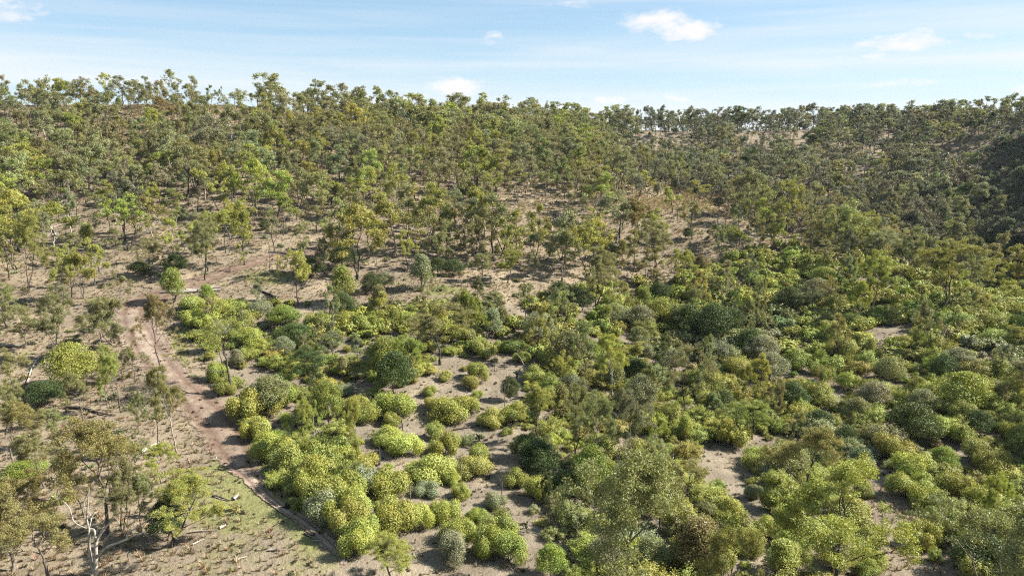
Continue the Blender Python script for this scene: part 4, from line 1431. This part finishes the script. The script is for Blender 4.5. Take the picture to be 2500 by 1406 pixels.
# ------------------------------------------------------------------ labels for the plants
ZONES = [
    (lambda u, v: v < 300 and u < 700, 'on the left skyline'),
    (lambda u, v: v < 345 and 700 <= u < 1150, 'on the skyline left of centre'),
    (lambda u, v: v < 345 and 1150 <= u < 1550, 'on the central skyline'),
    (lambda u, v: v < 350 and u >= 1550, 'on the far right skyline'),
    (lambda u, v: v < 430 and u < 330, 'high on the left hillside'),
    (lambda u, v: v < 430 and u < 700, 'below the bare brown crest'),
    (lambda u, v: v < 430 and u < 1000, 'on the upper central hillside'),
    (lambda u, v: v < 430 and u < 1400, 'under the central ridge'),
    (lambda u, v: v < 520 and 1400 <= u < 1650, 'on the spur ridge line'),
    (lambda u, v: u >= 1650 and v < 470, 'high on the far right slope'),
    (lambda u, v: u >= 1800 and v < 560, 'low on the far right slope'),
    (lambda u, v: v < 560 and u < 250, 'at the dead clump on the left hillside'),
    (lambda u, v: v < 560 and u < 500, 'on the left middle hillside'),
    (lambda u, v: v < 560 and u < 750, 'on the hillside well above the track'),
    (lambda u, v: v < 560 and u < 1000, 'in the middle of the hillside'),
    (lambda u, v: v < 560 and u < 1450, 'around the mid-hill clearing'),
    (lambda u, v: 1450 <= u < 1830 and v < 700, 'around the open spur face'),
    (lambda u, v: v < 690 and u >= 1830, 'along the right end of the spur'),
    (lambda u, v: v < 760 and u < 300, 'on the slope left of the track bend'),
    (lambda u, v: v < 700 and u < 640, 'just above the red track'),
    (lambda u, v: v < 700 and u < 950, 'near the far end of the track'),
    (lambda u, v: v < 760 and u < 1300, 'on the open bench above the scrub'),
    (lambda u, v: v < 790 and u < 1700, 'at the head of the gully'),
    (lambda u, v: v < 860 and u >= 1950, 'near the big forked gum'),
    (lambda u, v: u < 470 and v < 960, 'beside the pale lower track'),
    (lambda u, v: u < 560 and v >= 960, 'in the left foreground paddock'),
    (lambda u, v: u < 760 and v < 960, 'in the bright scrub below the logs'),
    (lambda u, v: u < 930 and v < 1090, 'left of the stony clearing'),
    (lambda u, v: u < 920, 'in the hedge beside the paddock'),
    (lambda u, v: u < 1290 and v < 960, 'at the top of the stony clearing'),
    (lambda u, v: u < 1290 and v < 1130, 'in the stony clearing'),
    (lambda u, v: u < 1290, 'below the stony clearing'),
    (lambda u, v: u < 1600 and v < 1000, 'in the thicket right of the clearing'),
    (lambda u, v: u < 1600 and v < 1230, 'in the central thicket'),
    (lambda u, v: u < 1700 and v >= 1230, 'in the scrub at bottom centre'),
    (lambda u, v: u < 1950 and v < 1000, 'in the thicket along the gully'),
    (lambda u, v: u < 2050 and v < 1180, 'by the lime-domed gully gum'),
    (lambda u, v: u < 2060, 'by the lower right stony patch'),
    (lambda u, v: v < 1000, 'on the right-hand scrubby slope'),
    (lambda u, v: v < 1180, 'in the dense scrub at far right'),
    (lambda u, v: True, 'by the bottom right grass')]
COLW = dict(f='dull grey', o='olive', y='yellow-green', g='grey-green', b='orange-brown', d='dark green', l='lime green', s='green', w='silvery')
NOUN = dict(gum='gum tree', bushy='bushy tree', slender='slender young tree', shrub='shrub')
GRP = dict(gum='gum trees of the hillsides', bushy='dense bushy trees', slender='slender young trees', shrub='shrubs of the scrub')
ORD = ['first', 'second', 'third', 'fourth', 'fifth', 'sixth', 'seventh', 'eighth', 'ninth', 'tenth', 'eleventh', 'twelfth', 'thirteenth', 'fourteenth', 'fifteenth', 'sixteenth', 'seventeenth', 'eighteenth', 'nineteenth', 'twentieth']
KEY = {(1070, 889): 'wide flat-crowned gum with thick dark trunk left of the stony clearing', (570, 964): 'open yellow-green gum with twin dark trunks beside the red soil', (2299, 762): 'big spreading forked gum on the end of the spur',
       (2122, 762): 'straight single-trunked gum left of the big forked gum', (1833, 1072): 'lime-domed broad gum in the lower gully', (1962, 1234): 'orange-tinged gum with dark trunk above the lower right patch',
       (1670, 1013): 'sparse dark-trunked gum standing in the central thicket', (262, 1302): 'largest orange-crowned gum in the left foreground paddock', (428, 1332): 'yellow-crowned leaning gum right of the big bare tree',
       (293, 749): 'small flat-topped gum at the bend of the track', (501, 684): 'tall gum on the lower edge of the red track', (598, 648): 'slim tall gum standing beside the upper track', (842, 745): 'conical young tree alone on the open bench',
       (423, 739): 'bright green sapling above the long pale log', (1246, 981): 'mop-headed little tree right of the forked dead tree', (590, 322): 'pale-trunked gum on the bare brown crest', (1692, 1412): 'orange-tipped tree cut by the bottom edge, centre right',
       (390, 898): 'brown-crowned gum standing right on the pale lower track', (60, 1172): 'bright green bush behind the orange gums at far left', (2395, 1408): 'dark dense bush filling the bottom right corner'}
cls = {}
for t in THINGS:
    if t['kind'] == 'dead':
        continue
    zn_ = next(n for f, n in ZONES if f(t['u'], t['v']))
    if (round(t['u']), round(t['v'])) in KEY:
        tag(t['o'], KEY[(round(t['u']), round(t['v']))], 'shrub' if t['kind'] == 'shrub' else 'tree', GRP[t['kind']])
        continue
    if t['kind'] == 'gum':
        size = 'tall ' if t['h'] > 11.5 else ('small ' if t['h'] < 7.5 else '')
    elif t['kind'] == 'shrub':
        size = 'large ' if t['h'] > 1.9 else ('small ' if t['h'] < 1.2 else '')
    else:
        size = 'tall ' if t['h'] > 6 else ('small ' if t['h'] < 3.2 else '')
    sparse_ = 'sparse ' if t['sparse'] else ''
    tr_ = 'pale-trunked ' if t['bk'] in 'pw' else ''
    lab = '%s%s%s%s %s %s' % (size, sparse_, tr_, COLW[t['tk']], NOUN[t['kind']], zn_)
    cls.setdefault(lab, []).append(t)
ROWS = {2: ['upper row', 'lower row'], 3: ['top row', 'middle row', 'bottom row'], 4: ['top row', 'second row', 'third row', 'bottom row']}
for lab, L_ in cls.items():
    nrow = min(4, (len(L_) + 13) // 14)
    L_.sort(key=lambda t: t['v'])
    for ri, part_ in enumerate(np.array_split(np.arange(len(L_)), nrow)):
        R_ = sorted((L_[k] for k in part_), key=lambda t: t['u'])
        base_l = lab if nrow == 1 else lab + ', ' + ROWS[nrow][ri]
        for i, t in enumerate(R_):
            cat = 'shrub' if t['kind'] == 'shrub' else 'tree'
            if len(R_) == 1:
                q_ = base_l
            elif i == 0:
                q_ = 'leftmost ' + base_l
            elif i == len(R_) - 1:
                q_ = 'rightmost ' + base_l
            else:
                q_ = base_l + ', ' + (ORD[i] if i < 20 else 'number %d' % (i + 1)) + ' from left'
            tag(t['o'], q_, cat, GRP[t['kind']])
print('THINGS', len(THINGS), 'REST', len(REST), {k: sum(1 for t in THINGS if t['kind'] == k) for k in ('gum', 'bushy', 'slender', 'shrub', 'dead')})
